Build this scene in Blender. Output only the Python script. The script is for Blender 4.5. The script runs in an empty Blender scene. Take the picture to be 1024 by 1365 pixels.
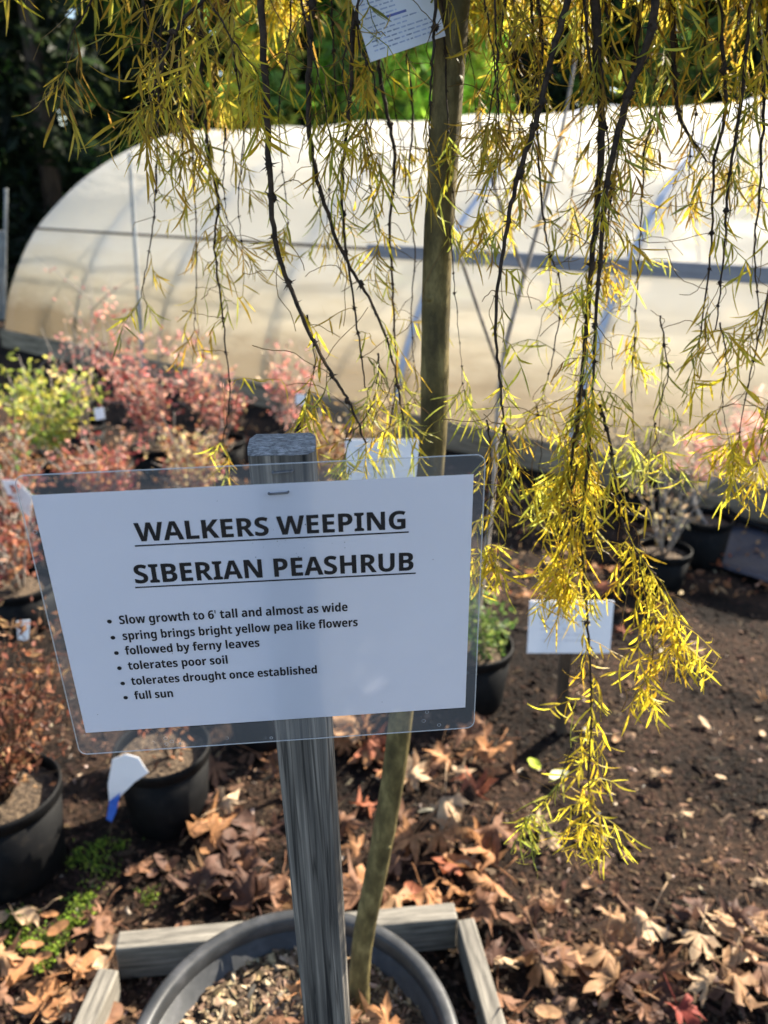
import bpy, math, random
from mathutils import Vector, Matrix, noise, Quaternion
R = math.radians
scene = bpy.context.scene
C = scene.collection

# ------------------------------------------------------------------ camera
PITCH, FPX, CAMZ = R(22.5), 1060.0, 1.5
cam = bpy.data.cameras.new('camera'); camo = bpy.data.objects.new('camera', cam); C.objects.link(camo)
camo.location = (0, 0, CAMZ); camo.rotation_euler = (math.pi/2 - PITCH, 0, 0)
cam.sensor_fit = 'VERTICAL'; cam.sensor_height = 36.0; cam.lens = 36.0*FPX/1365.0
cam.clip_start = 0.02; cam.clip_end = 400
cam.dof.use_dof = True; cam.dof.focus_distance = 0.60; cam.dof.aperture_fstop = 28.0/4.0
scene.camera = camo

# ------------------------------------------------------------------ light
SUN_AZ, SUN_EL = R(52), R(36)          # azimuth from +Y towards +X
w = bpy.data.worlds.new('World'); scene.world = w; w.use_nodes = True
nt = w.node_tree; bg = nt.nodes['Background']
sky = nt.nodes.new('ShaderNodeTexSky'); sky.sky_type = 'NISHITA'; sky.sun_disc = False
sky.sun_elevation = SUN_EL; sky.sun_rotation = SUN_AZ
nt.links.new(sky.outputs[0], bg.inputs[0]); bg.inputs[1].default_value = 0.088
sl = bpy.data.lights.new('sun', 'SUN'); sl.energy = 5.0; sl.angle = R(0.6); sl.color = (1.0, .91, .76)
so = bpy.data.objects.new('sun', sl); C.objects.link(so)
sdir = Vector((math.sin(SUN_AZ)*math.cos(SUN_EL), math.cos(SUN_AZ)*math.cos(SUN_EL), math.sin(SUN_EL)))
so.rotation_euler = sdir.to_track_quat('Z', 'Y').to_euler(); so.location = sdir*30
scene.view_settings.view_transform = 'Standard'; scene.view_settings.look = 'None'
scene.view_settings.exposure = 2.12
scene.render.engine = 'CYCLES'
scene.cycles.use_denoising = True
scene.cycles.max_bounces = 10; scene.cycles.transparent_max_bounces = 24
scene.cycles.transmission_bounces = 8
try: scene.cycles.denoiser = 'OPENIMAGEDENOISE'
except Exception: pass

# ------------------------------------------------------------------ helpers
_f = Vector((0, math.cos(PITCH), -math.sin(PITCH))); _u = Vector((0, math.sin(PITCH), math.cos(PITCH)))
def ray(px, py): return Vector((1, 0, 0))*((px-512)/FPX) + _u*((682.5-py)/FPX) + _f
def P(px, py, Y):                       # a point at depth Y from the camera's foot
    d = ray(px, py); return Vector((0, 0, CAMZ)) + d*(Y/d.y)
def G(px, py, z=0.0):                   # a point on the level z
    d = ray(px, py); return Vector((0, 0, CAMZ)) + d*((z-CAMZ)/d.z)

class MB:
    def __init__(s): s.v = []; s.f = []; s.c = []; s.mi = []
    def face(s, idx, col=None, mi=0): s.f.append(idx); s.c.append(col or (1, 1, 1)); s.mi.append(mi)
    def quad(s, a, b, c, d, col=None, mi=0):
        n = len(s.v); s.v += [a, b, c, d]; s.face((n, n+1, n+2, n+3), col, mi)
    def tri(s, a, b, c, col=None, mi=0):
        n = len(s.v); s.v += [a, b, c]; s.face((n, n+1, n+2), col, mi)
    def tube(s, pts, rad, sides=6, col=None, cap=True, mi=0):
        pts = [Vector(p) for p in pts]; n0 = len(s.v); N = len(pts)
        t = (pts[1]-pts[0]).normalized(); a = t.orthogonal().normalized()
        for i, p in enumerate(pts):
            t2 = (pts[min(i+1, N-1)]-pts[max(i-1, 0)])
            t2 = t2.normalized() if t2.length > 1e-9 else t
            a = (a - t2*a.dot(t2)); a = a.normalized() if a.length > 1e-6 else t2.orthogonal().normalized()
            b = t2.cross(a); t = t2
            r = rad[i] if isinstance(rad, (list, tuple)) else rad
            for k in range(sides):
                th = 2*math.pi*k/sides; s.v.append(p + a*(r*math.cos(th)) + b*(r*math.sin(th)))
        for i in range(N-1):
            for k in range(sides):
                k2 = (k+1) % sides
                s.face((n0+i*sides+k, n0+i*sides+k2, n0+(i+1)*sides+k2, n0+(i+1)*sides+k), col, mi)
        if cap:
            s.face(tuple(n0+k for k in reversed(range(sides))), col, mi)
            s.face(tuple(n0+(N-1)*sides+k for k in range(sides)), col, mi)
    def lathe(s, prof, seg=48, col=None, closed=False, mi=0):
        n0 = len(s.v); m = len(prof)
        for i in range(seg):
            th = 2*math.pi*i/seg
            for r, z in prof: s.v.append(Vector((r*math.cos(th), r*math.sin(th), z)))
        for i in range(seg):
            j = (i+1) % seg
            for k in range(m if closed else m-1):
                k2 = (k+1) % m
                s.face((n0+i*m+k, n0+j*m+k, n0+j*m+k2, n0+i*m+k2), col, mi)
    def box(s, c, h, M=None, col=None):
        n = len(s.v); M = M or Matrix.Identity(3); c = Vector(c)
        for sz in (-1, 1):
            for sx, sy in ((-1, -1), (1, -1), (1, 1), (-1, 1)):
                s.v.append(c + M @ Vector((sx*h[0], sy*h[1], sz*h[2])))
        for q in ((3, 2, 1, 0), (4, 5, 6, 7), (0, 1, 5, 4), (1, 2, 6, 5), (2, 3, 7, 6), (3, 0, 4, 7)):
            s.face(tuple(n+i for i in q), col)
    def build(s, name, mats, parent=None, smooth=False, loc=None):
        me = bpy.data.meshes.new(name)
        org = Vector(loc) if loc is not None else Vector((0, 0, 0))
        me.from_pydata([tuple(Vector(v)-org) for v in s.v], [], s.f)
        if not isinstance(mats, (list, tuple)): mats = [mats]
        for m in mats: me.materials.append(m)
        if len(mats) > 1: me.polygons.foreach_set('material_index', s.mi)
        at = me.attributes.new('Col', 'FLOAT_COLOR', 'FACE')
        flat = []
        for c in s.c: flat += [c[0], c[1], c[2], 1.0]
        at.data.foreach_set('color', flat)
        if smooth: me.polygons.foreach_set('use_smooth', [True]*len(me.polygons))
        me.update()
        o = bpy.data.objects.new(name, me); C.objects.link(o)
        if parent: o.parent = parent            # verts were given in the same frame as loc: the parent stands at loc
        else: o.location = org
        return o
def tag(o, label=None, cat=None, group=None, kind=None):
    if label: o['label'] = label
    if cat: o['category'] = cat
    if group: o['group'] = group
    if kind: o['kind'] = kind
    return o
def empty(name, loc, rot=(0, 0, 0)):
    o = bpy.data.objects.new(name, None); C.objects.link(o); o.location = loc; o.rotation_euler = rot
    o.empty_display_size = .05; return o
def link_copy(src, parent=None):
    c = src.copy(); C.objects.link(c)
    if parent: c.parent = parent
    return c
def bevel(o, wd, seg=2):
    m = o.modifiers.new('bevel', 'BEVEL'); m.width = wd; m.segments = seg; m.limit_method = 'ANGLE'
def spline(pts, n=6):                   # Catmull-Rom
    pts = [Vector(p) for p in pts]; out = []
    for i in range(len(pts)-1):
        p0 = pts[max(i-1, 0)]; p1 = pts[i]; p2 = pts[i+1]; p3 = pts[min(i+2, len(pts)-1)]
        for k in range(n):
            t = k/n
            out.append(.5*((2*p1)+(p2-p0)*t+(2*p0-5*p1+4*p2-p3)*t*t+(3*p1-p0-3*p2+p3)*t**3))
    out.append(pts[-1]); return out
def rv(rng, s=1.0): return Vector((rng.uniform(-s, s), rng.uniform(-s, s), rng.uniform(-s, s)))
def jit(rng, c, a=.2):
    k = 1+rng.uniform(-a, a); return tuple(max(0, x*k*(1+rng.uniform(-a*.35, a*.35))) for x in c)

# ------------------------------------------------------------------ materials
def newmat(name):
    m = bpy.data.materials.new(name); m.use_nodes = True; n = m.node_tree.nodes; l = m.node_tree.links
    return m, n, l, n['Principled BSDF'], n['Material Output']
def surf(name, c1, c2, scale=8, rough=.8, bump=.3, stretch=(1, 1, 1), detail=6, spec=.3, c3=None, bdist=.01, pos=(.35, .65)):
    m, n, l, b, out = newmat(name)
    tc = n.new('ShaderNodeTexCoord'); mp = n.new('ShaderNodeMapping'); mp.inputs['Scale'].default_value = stretch
    l.new(tc.outputs['Object'], mp.inputs[0])
    nz = n.new('ShaderNodeTexNoise'); nz.inputs['Scale'].default_value = scale; nz.inputs['Detail'].default_value = detail
    nz.inputs['Roughness'].default_value = .65
    l.new(mp.outputs[0], nz.inputs[0])
    cr = n.new('ShaderNodeValToRGB'); l.new(nz.outputs[0], cr.inputs[0])
    cr.color_ramp.elements[0].position = pos[0]; cr.color_ramp.elements[0].color = (*c1, 1)
    cr.color_ramp.elements[1].position = pos[1]; cr.color_ramp.elements[1].color = (*c2, 1)
    if c3:
        e = cr.color_ramp.elements.new(.5*(pos[0]+pos[1])); e.color = (*c3, 1)
    l.new(cr.outputs[0], b.inputs['Base Color']); b.inputs['Roughness'].default_value = rough
    b.inputs['Specular IOR Level'].default_value = spec
    if bump:
        bp = n.new('ShaderNodeBump'); bp.inputs['Strength'].default_value = bump; bp.inputs['Distance'].default_value = bdist
        l.new(nz.outputs[0], bp.inputs['Height']); l.new(bp.outputs[0], b.inputs['Normal'])
    return m
def leafmat(name, trans=.5, rough=.5, spec=.25, nscale=60, namt=.35, tgain=1.0):
    m, n, l, b, out = newmat(name)
    at = n.new('ShaderNodeAttribute'); at.attribute_name = 'Col'
    tc = n.new('ShaderNodeTexCoord')
    nz = n.new('ShaderNodeTexNoise'); nz.inputs['Scale'].default_value = nscale; l.new(tc.outputs['Object'], nz.inputs[0])
    mr = n.new('ShaderNodeMapRange'); mr.inputs['From Min'].default_value = .3; mr.inputs['From Max'].default_value = .7
    mr.inputs['To Min'].default_value = 1-namt; mr.inputs['To Max'].default_value = 1+namt; l.new(nz.outputs[0], mr.inputs[0])
    mx = n.new('ShaderNodeMix'); mx.data_type = 'RGBA'; mx.blend_type = 'MULTIPLY'; mx.inputs[0].default_value = 1
    cmb = n.new('ShaderNodeCombineColor')
    for i in range(3): l.new(mr.outputs[0], cmb.inputs[i])
    l.new(at.outputs['Color'], mx.inputs[6]); l.new(cmb.outputs[0], mx.inputs[7])
    l.new(mx.outputs[2], b.inputs['Base Color']); b.inputs['Roughness'].default_value = rough
    b.inputs['Specular IOR Level'].default_value = spec
    if trans > 0:
        tr = n.new('ShaderNodeBsdfTranslucent'); l.new(mx.outputs[2], tr.inputs[0])
        ms = n.new('ShaderNodeMixShader'); ms.inputs[0].default_value = trans
        l.new(b.outputs[0], ms.inputs[1]); l.new(tr.outputs[0], ms.inputs[2]); l.new(ms.outputs[0], out.inputs[0])
    return m
# ------------------------------------------------------------------ materials in use
M_SOIL = surf('dark mulch', (.008, .005, .0035), (.055, .030, .018), 55, .95, .9, c3=(.025, .0145, .009), bdist=.02, spec=.15)
def shadow_patches(m):  # random dark patches in the colour, standing in for shadow bands
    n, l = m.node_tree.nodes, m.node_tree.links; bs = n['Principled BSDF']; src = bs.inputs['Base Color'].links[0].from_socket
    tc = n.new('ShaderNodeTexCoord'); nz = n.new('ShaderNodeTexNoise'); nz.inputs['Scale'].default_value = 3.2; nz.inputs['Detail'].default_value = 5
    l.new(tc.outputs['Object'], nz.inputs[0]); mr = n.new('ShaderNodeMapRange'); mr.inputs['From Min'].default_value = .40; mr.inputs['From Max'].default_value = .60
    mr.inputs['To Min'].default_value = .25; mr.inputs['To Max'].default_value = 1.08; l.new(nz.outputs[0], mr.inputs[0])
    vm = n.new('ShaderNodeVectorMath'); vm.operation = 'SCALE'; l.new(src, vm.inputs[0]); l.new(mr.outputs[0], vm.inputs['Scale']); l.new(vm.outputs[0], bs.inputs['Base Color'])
shadow_patches(M_SOIL)
M_CHIP = leafmat('wood chip', 0, .9, .15, 80, .4)
M_MULCH = leafmat('mulch chip', 0, .9, .15, 80, .4); shadow_patches(M_MULCH)
M_DRY = leafmat('dry leaf', .30, .65, .2, 70, .30)
M_LEAF = leafmat('pea leaf', .60, .45, .3, 90, .18)
M_FOL = leafmat('foliage', .58, .55, .25, 9, .3)
M_SHRUB = leafmat('shrub leaf', .5, .5, .3, 40, .25)
M_BARK = surf('young bark', (.048, .037, .013), (.21, .165, .065), 45, .65, .5, (1, 1, .45), c3=(.10, .078, .028), bdist=.004)
M_TWIG = surf('dark twig', (.010, .006, .004), (.055, .034, .020), 120, .8, .5, bdist=.002)
M_TRUNK = surf('conifer bark', (.02, .014, .01), (.09, .065, .045), 14, .9, .6, (1, 1, .2))
M_STEM = surf('grey stem', (.16, .135, .11), (.42, .36, .30), 60, .85, .4, (1, 1, .3))
M_POT = surf('black plastic', (.002, .002, .0022), (.016, .013, .010), 26, .65, .1, spec=.12, c3=(.004, .004, .0043), pos=(.35, .78))
M_BIGPOT = surf('scuffed pot plastic', (.022, .023, .024), (.05, .05, .052), 22, .45, .08, spec=.3, c3=(.03, .031, .032))
M_BOARD = surf('weathered board', (.075, .068, .057), (.215, .195, .16), 9, .85, .5, (1.2, 14, 14), bdist=.003)
M_GREY = surf('grey timber', (.07, .072, .08), (.20, .20, .21), 7, .85, .6, (16, 16, .9), bdist=.003)
M_BASE = surf('base timber', (.10, .078, .052), (.30, .24, .165), 5, .9, .4, (.6, 6, 6))
M_HIP = surf('painted hip board', (.14, .145, .165), (.22, .225, .245), 6, .6, .2, (.5, 5, 5))
M_STEEL = surf('galvanised steel', (.17, .20, .27), (.25, .28, .35), 10, .45, .05)
M_POLE = surf('grey pole', (.18, .19, .19), (.32, .33, .32), 12, .7, .2)
M_CLOTH = surf('weed cloth', (.010, .012, .02), (.035, .04, .06), 90, .6, .6, bdist=.01)
M_MOSS = leafmat('moss', .3, .8, .1, 60, .3)
M_INK = surf('printing ink', (.004, .004, .005), (.007, .007, .009), 30, .6, 0)
M_STAPLE = surf('staple wire', (.05, .05, .055), (.12, .12, .13), 200, .4, 0, spec=.8)

def stake_wood():
    m, n, l, b, out = newmat('weathered stake')
    tc = n.new('ShaderNodeTexCoord'); mp = n.new('ShaderNodeMapping'); mp.inputs['Scale'].default_value = (240, 240, 5)
    l.new(tc.outputs['Object'], mp.inputs[0])
    n1 = n.new('ShaderNodeTexNoise'); n1.inputs['Scale'].default_value = 1; n1.inputs['Detail'].default_value = 5; n1.inputs['Distortion'].default_value = .8; l.new(mp.outputs[0], n1.inputs[0])
    mp2 = n.new('ShaderNodeMapping'); mp2.inputs['Scale'].default_value = (40, 40, 5); l.new(tc.outputs['Object'], mp2.inputs[0])
    n2 = n.new('ShaderNodeTexNoise'); n2.inputs['Scale'].default_value = 1; n2.inputs['Detail'].default_value = 4; l.new(mp2.outputs[0], n2.inputs[0])
    ad = n.new('ShaderNodeMath'); ad.operation = 'MULTIPLY_ADD'; ad.inputs[1].default_value = .65
    l.new(n1.outputs[0], ad.inputs[0])
    sc = n.new('ShaderNodeMath'); sc.operation = 'MULTIPLY'; sc.inputs[1].default_value = .35; l.new(n2.outputs[0], sc.inputs[0])
    l.new(sc.outputs[0], ad.inputs[2])
    cr = n.new('ShaderNodeValToRGB'); l.new(ad.outputs[0], cr.inputs[0])
    e = cr.color_ramp.elements; e[0].position = .38; e[0].color = (.012, .011, .010, 1); e[1].position = .66; e[1].color = (.27, .235, .195, 1)
    x = e.new(.455); x.color = (.080, .071, .060, 1); x = e.new(.55); x.color = (.13, .115, .096, 1)
    # long drying cracks
    mp3 = n.new('ShaderNodeMapping'); mp3.inputs['Scale'].default_value = (120, 120, 2.2); l.new(tc.outputs['Object'], mp3.inputs[0])
    n3 = n.new('ShaderNodeTexNoise'); n3.inputs['Scale'].default_value = 1; n3.inputs['Detail'].default_value = 2; n3.inputs['Distortion'].default_value = .5; l.new(mp3.outputs[0], n3.inputs[0])
    ck = n.new('ShaderNodeValToRGB'); l.new(n3.outputs[0], ck.inputs[0]); q = ck.color_ramp.elements
    q[0].position = .465; q[0].color = (1, 1, 1, 1); q[1].position = .535; q[1].color = (1, 1, 1, 1); y = q.new(.5); y.color = (.22, .21, .20, 1)
    mxc = n.new('ShaderNodeMix'); mxc.data_type = 'RGBA'; mxc.blend_type = 'MULTIPLY'; mxc.inputs[0].default_value = .85
    l.new(cr.outputs[0], mxc.inputs[6]); l.new(ck.outputs[0], mxc.inputs[7])
    l.new(mxc.outputs[2], b.inputs['Base Color']); b.inputs['Roughness'].default_value = .85
    bp = n.new('ShaderNodeBump'); bp.inputs['Strength'].default_value = 1.0; bp.inputs['Distance'].default_value = .003
    l.new(ad.outputs[0], bp.inputs['Height']); l.new(bp.outputs[0], b.inputs['Normal'])
    return m
M_STAKE = stake_wood()
def end_grain():
    m, n, l, b, out = newmat('cracked end grain')
    tc = n.new('ShaderNodeTexCoord'); vo = n.new('ShaderNodeTexVoronoi'); vo.feature = 'DISTANCE_TO_EDGE'; vo.inputs['Scale'].default_value = 1
    mp = n.new('ShaderNodeMapping'); mp.inputs['Scale'].default_value = (120, 420, 100); l.new(tc.outputs['Object'], mp.inputs[0])
    wn = n.new('ShaderNodeTexNoise'); wn.inputs['Scale'].default_value = 1.3; wn.inputs['Detail'].default_value = 4; l.new(mp.outputs[0], wn.inputs[0])
    wv = n.new('ShaderNodeVectorMath'); wv.operation = 'MULTIPLY_ADD'; wv.inputs[1].default_value = (2.2, 2.2, 2.2); l.new(wn.outputs['Color'], wv.inputs[0]); l.new(mp.outputs[0], wv.inputs[2]); l.new(wv.outputs[0], vo.inputs['Vector'])
    nz = n.new('ShaderNodeTexNoise'); nz.inputs['Scale'].default_value = 130; l.new(tc.outputs['Object'], nz.inputs[0])
    cr = n.new('ShaderNodeValToRGB'); l.new(vo.outputs['Distance'], cr.inputs[0])
    e = cr.color_ramp.elements; e[0].position = .0; e[0].color = (.11, .11, .11, 1); e[1].position = .22; e[1].color = (.36, .355, .35, 1)
    mx = n.new('ShaderNodeMix'); mx.data_type = 'RGBA'; mx.blend_type = 'MULTIPLY'; mx.inputs[0].default_value = .9
    l.new(cr.outputs[0], mx.inputs[6]); l.new(nz.outputs[0], mx.inputs[7])
    g = n.new('ShaderNodeMix'); g.data_type = 'RGBA'; g.blend_type = 'ADD'; g.inputs[0].default_value = .5
    l.new(mx.outputs[2], g.inputs[6]); l.new(mx.outputs[2], g.inputs[7])
    l.new(g.outputs[2], b.inputs['Base Color']); b.inputs['Roughness'].default_value = .9
    bp = n.new('ShaderNodeBump'); bp.inputs['Strength'].default_value = .7; bp.inputs['Distance'].default_value = .002
    l.new(cr.outputs[0], bp.inputs['Height']); l.new(bp.outputs[0], b.inputs['Normal'])
    return m
M_END = end_grain()

def paper_mat(name='paper', col=(.84, .86, .95), tr=.30, text_rows=0):
    m, n, l, b, out = newmat(name)
    b.inputs['Base Color'].default_value = (*col, 1); b.inputs['Roughness'].default_value = .6; b.inputs['Specular IOR Level'].default_value = .2
    tc = n.new('ShaderNodeTexCoord'); nz = n.new('ShaderNodeTexNoise'); nz.inputs['Scale'].default_value = 14; nz.inputs['Detail'].default_value = 3
    l.new(tc.outputs['Object'], nz.inputs[0])
    mr = n.new('ShaderNodeMapRange'); mr.inputs['To Min'].default_value = .95; mr.inputs['To Max'].default_value = 1.03; l.new(nz.outputs[0], mr.inputs[0])
    mx = n.new('ShaderNodeVectorMath'); mx.operation = 'SCALE'; mx.inputs[0].default_value = col; l.new(mr.outputs[0], mx.inputs['Scale'])
    l.new(mx.outputs[0], b.inputs['Base Color'])
    t = n.new('ShaderNodeBsdfTranslucent'); l.new(mx.outputs[0], t.inputs[0])
    ms = n.new('ShaderNodeMixShader'); ms.inputs[0].default_value = tr
    l.new(b.outputs[0], ms.inputs[1]); l.new(t.outputs[0], ms.inputs[2]); l.new(ms.outputs[0], out.inputs[0])
    return m
M_PAPER = paper_mat(col=(.85, .86, .97))
M_CARD = paper_mat('coated card', (.78, .79, .82), .12)

def clear_mat(name, haze=.10, bubbles=True, gloss=.035):
    m, n, l, b, out = newmat(name); n.remove(b)
    tr = n.new('ShaderNodeBsdfTransparent'); tr.inputs[0].default_value = (.93, .93, .92, 1)
    gl = n.new('ShaderNodeBsdfGlossy'); gl.inputs['Roughness'].default_value = .08
    df = n.new('ShaderNodeBsdfDiffuse'); df.inputs[0].default_value = (.75, .75, .75, 1)
    tc = n.new('ShaderNodeTexCoord')
    nz = n.new('ShaderNodeTexNoise'); nz.inputs['Scale'].default_value = 45; nz.inputs['Detail'].default_value = 4; l.new(tc.outputs['Object'], nz.inputs[0])
    bp = n.new('ShaderNodeBump'); bp.inputs['Strength'].default_value = .25; bp.inputs['Distance'].default_value = .002
    l.new(nz.outputs[0], bp.inputs['Height']); l.new(bp.outputs[0], gl.inputs['Normal'])
    m1 = n.new('ShaderNodeMixShader'); m1.inputs[0].default_value = gloss; l.new(tr.outputs[0], m1.inputs[1]); l.new(gl.outputs[0], m1.inputs[2])
    m2 = n.new('ShaderNodeMixShader'); l.new(m1.outputs[0], m2.inputs[1]); l.new(df.outputs[0], m2.inputs[2])
    if bubbles:
        vo = n.new('ShaderNodeTexVoronoi'); vo.inputs['Scale'].default_value = 150; vo.inputs['Randomness'].default_value = 1; l.new(tc.outputs['Object'], vo.inputs['Vector'])
        cr = n.new('ShaderNodeValToRGB'); l.new(vo.outputs['Distance'], cr.inputs[0])
        e = cr.color_ramp.elements; e[0].position = .16; e[0].color = (0, 0, 0, 1); e[1].position = .26; e[1].color = (0, 0, 0, 1)
        x = e.new(.21); x.color = (1, 1, 1, 1)
        n3 = n.new('ShaderNodeTexNoise'); n3.inputs['Scale'].default_value = 30; l.new(tc.outputs['Object'], n3.inputs[0])
        gt = n.new('ShaderNodeMapRange'); gt.inputs['From Min'].default_value = .56; gt.inputs['From Max'].default_value = .62; gt.inputs['To Max'].default_value = .35; l.new(n3.outputs[0], gt.inputs[0])
        mu = n.new('ShaderNodeMath'); mu.operation = 'MULTIPLY_ADD'; l.new(cr.outputs[0], mu.inputs[0]); l.new(gt.outputs[0], mu.inputs[1]); mu.inputs[2].default_value = haze
        sx = n.new('ShaderNodeSeparateXYZ'); l.new(tc.outputs['Object'], sx.inputs[0]); ins = []
        for ax_, lim in (('X', .1397), ('Y', .0953)):
            ab = n.new('ShaderNodeMath'); ab.operation = 'ABSOLUTE'; l.new(sx.outputs[ax_], ab.inputs[0])
            gt2 = n.new('ShaderNodeMath'); gt2.operation = 'GREATER_THAN'; gt2.inputs[1].default_value = lim; l.new(ab.outputs[0], gt2.inputs[0]); ins.append(gt2)
        mxm = n.new('ShaderNodeMath'); mxm.operation = 'MAXIMUM'; l.new(ins[0].outputs[0], mxm.inputs[0]); l.new(ins[1].outputs[0], mxm.inputs[1])
        mu2 = n.new('ShaderNodeMath'); mu2.operation = 'MULTIPLY_ADD'; l.new(mu.outputs[0], mu2.inputs[0]); l.new(mxm.outputs[0], mu2.inputs[1]); mu2.inputs[2].default_value = .012
        l.new(mu2.outputs[0], m2.inputs[0])
    else: m2.inputs[0].default_value = haze
    l.new(m2.outputs[0], out.inputs[0]); return m
M_CLEAR = clear_mat('laminate film', .085)
M_EDGE = clear_mat('laminate edge', .35, False, .12)

def poly_mat():
    m, n, l, b, out = newmat('greenhouse film'); n.remove(b)
    tc = n.new('ShaderNodeTexCoord'); sp = n.new('ShaderNodeSeparateXYZ'); l.new(tc.outputs['Object'], sp.inputs[0])
    nz = n.new('ShaderNodeTexNoise'); nz.inputs['Scale'].default_value = 2.2; nz.inputs['Detail'].default_value = 7; nz.inputs['Roughness'].default_value = .6
    mp = n.new('ShaderNodeMapping'); mp.inputs['Scale'].default_value = (.6, 1, 2.2); l.new(tc.outputs['Object'], mp.inputs[0]); l.new(mp.outputs[0], nz.inputs[0])
    # brown low down: mostly shade put into the colour, with some grime
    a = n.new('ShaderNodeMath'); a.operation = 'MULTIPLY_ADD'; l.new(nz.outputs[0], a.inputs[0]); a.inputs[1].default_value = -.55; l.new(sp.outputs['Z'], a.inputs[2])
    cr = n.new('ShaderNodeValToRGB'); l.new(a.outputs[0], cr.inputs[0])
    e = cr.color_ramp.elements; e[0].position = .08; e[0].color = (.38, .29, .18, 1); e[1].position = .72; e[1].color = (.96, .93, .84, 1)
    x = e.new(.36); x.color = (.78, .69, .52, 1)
    t = n.new('ShaderNodeBsdfTranslucent'); d = n.new('ShaderNodeBsdfDiffuse'); l.new(cr.outputs[0], t.inputs[0]); l.new(cr.outputs[0], d.inputs[0])
    p = n.new('ShaderNodeBsdfTransparent'); g = n.new('ShaderNodeBsdfGlossy'); g.inputs['Roughness'].default_value = .25
    bp = n.new('ShaderNodeBump'); bp.inputs['Strength'].default_value = .6; bp.inputs['Distance'].default_value = .08; l.new(nz.outputs[0], bp.inputs['Height'])
    for q in (d, g): l.new(bp.outputs[0], q.inputs['Normal'])
    m1 = n.new('ShaderNodeMixShader'); m1.inputs[0].default_value = .70; l.new(d.outputs[0], m1.inputs[1]); l.new(t.outputs[0], m1.inputs[2])
    m2 = n.new('ShaderNodeMixShader'); m2.inputs[0].default_value = .15; l.new(m1.outputs[0], m2.inputs[1]); l.new(p.outputs[0], m2.inputs[2])
    m3 = n.new('ShaderNodeMixShader'); m3.inputs[0].default_value = .025; l.new(m2.outputs[0], m3.inputs[1]); l.new(g.outputs[0], m3.inputs[2])
    l.new(m3.outputs[0], out.inputs[0]); return m
M_POLY = poly_mat()

# ------------------------------------------------------------------ ground
def gz(x, y):
    q = Vector((x, y, 0))
    return .012*noise.noise(q*3.1) + .007*noise.noise(q*13) + .004*noise.noise(q*41)
def axis(a, b, step, far):
    v = [a]; s = step
    while v[-1] < b: v.append(v[-1]+step)
    lo, hi = [], []
    x = a; s = step
    while x > -far: s *= 1.35; x -= s; lo.append(x)
    x = v[-1]; s = step
    while x < far: s *= 1.35; x += s; hi.append(x)
    return lo[::-1]+v+hi
xs = axis(-2.2, 2.2, .02, 90); ys = axis(.5, 4.0, .02, 90)
g = MB()
for y in ys:
    for x in xs:
        k = 1 if (-2.3 < x < 2.3 and .4 < y < 4.2) else .5
        g.v.append((x, y, gz(x, y)*k))
nx = len(xs)
for j in range(len(ys)-1):
    for i in range(nx-1): g.face((j*nx+i, j*nx+i+1, (j+1)*nx+i+1, (j+1)*nx+i))
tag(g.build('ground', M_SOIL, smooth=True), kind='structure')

# ------------------------------------------------------------------ greenhouse
AX = Vector((-.784, .62, 0)).normalized(); PV = Vector((.62, .784, 0)).normalized()
GB = Vector((1.86, 3.50, 0))
GW, GH, GP = 5.8, 2.04, 1.85
LEN = 7.25; BACK = -5.0
gh = empty('greenhouse', GB, (0, 0, math.atan2(AX.y, AX.x)))
tag(gh, 'long low hoop greenhouse covered in cloudy cream plastic film behind the shrubs', 'greenhouse')
# local frame: +X runs along the axis (away to the left), local -Y is the far side
def arch(th, grow=0.0):                  # th 0..pi from the near foot to the far foot
    c, s_ = math.cos(th), math.sin(th); a = GW/2+grow; h = GH+grow
    yy = a*math.copysign(abs(c)**(2/GP), c); zz = h*abs(s_)**(2/GP)
    return (-(GW/2) + yy, zz)            # near foot at y=0
BACK = -5.0
HOOPS = [BACK + i*1.212 for i in range(11)]
HOOPS = [h for h in HOOPS if h <= LEN+.01]; LEN = HOOPS[-1]
NA, NX = 56, 110
cv = MB()
for i in range(NX+1):
    x = BACK + (LEN-BACK)*i/NX
    ph = min(abs(x-h) for h in HOOPS)/.6125; sag = .028*(1-(1-min(ph, 1))**2)
    for k in range(NA+1):
        y, z = arch(math.pi*k/NA, .02-sag*math.sin(math.pi*k/NA)**.5)
        q = .012*noise.noise(Vector((x*1.3, y*2, z*2)))
        cv.v.append((x, y+q, max(z, 0)+q*.6))
for i in range(NX):
    for k in range(NA):
        a = i*(NA+1)+k; cv.face((a, a+1, a+NA+2, a+NA+1))
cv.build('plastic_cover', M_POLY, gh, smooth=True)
ew = MB()
for xx in (LEN, BACK):
    n0 = len(ew.v); ew.v.append((xx, -GW/2, .01))
    for k in range(NA+1):
        y, z = arch(math.pi*k/NA, .0); ew.v.append((xx, y, z))
    for k in range(NA): ew.face((n0, n0+1+k, n0+2+k))
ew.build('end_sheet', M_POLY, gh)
for h in HOOPS:
    m = MB(); m.tube([(h, *arch(math.pi*k/40, -.035)) for k in range(41)], .028, 8); m.build('hoop', M_STEEL, gh, smooth=True)
M_BOUNCE = surf('pale bounce sheet', (.50, .43, .32), (.72, .65, .52), 3, .9, .2)
m = MB(); m.box(((LEN+BACK)/2, -GW/2, .03), ((LEN-BACK)/2-.05, GW/2-.1, .008)); m.build('bounce_sheet', M_BOUNCE, gh)  # unseen pale sheet, added to bounce light onto the film from inside
M_BATT = surf('hoop batten', (.36, .37, .41), (.45, .46, .49), 8, .6, .1)
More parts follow.
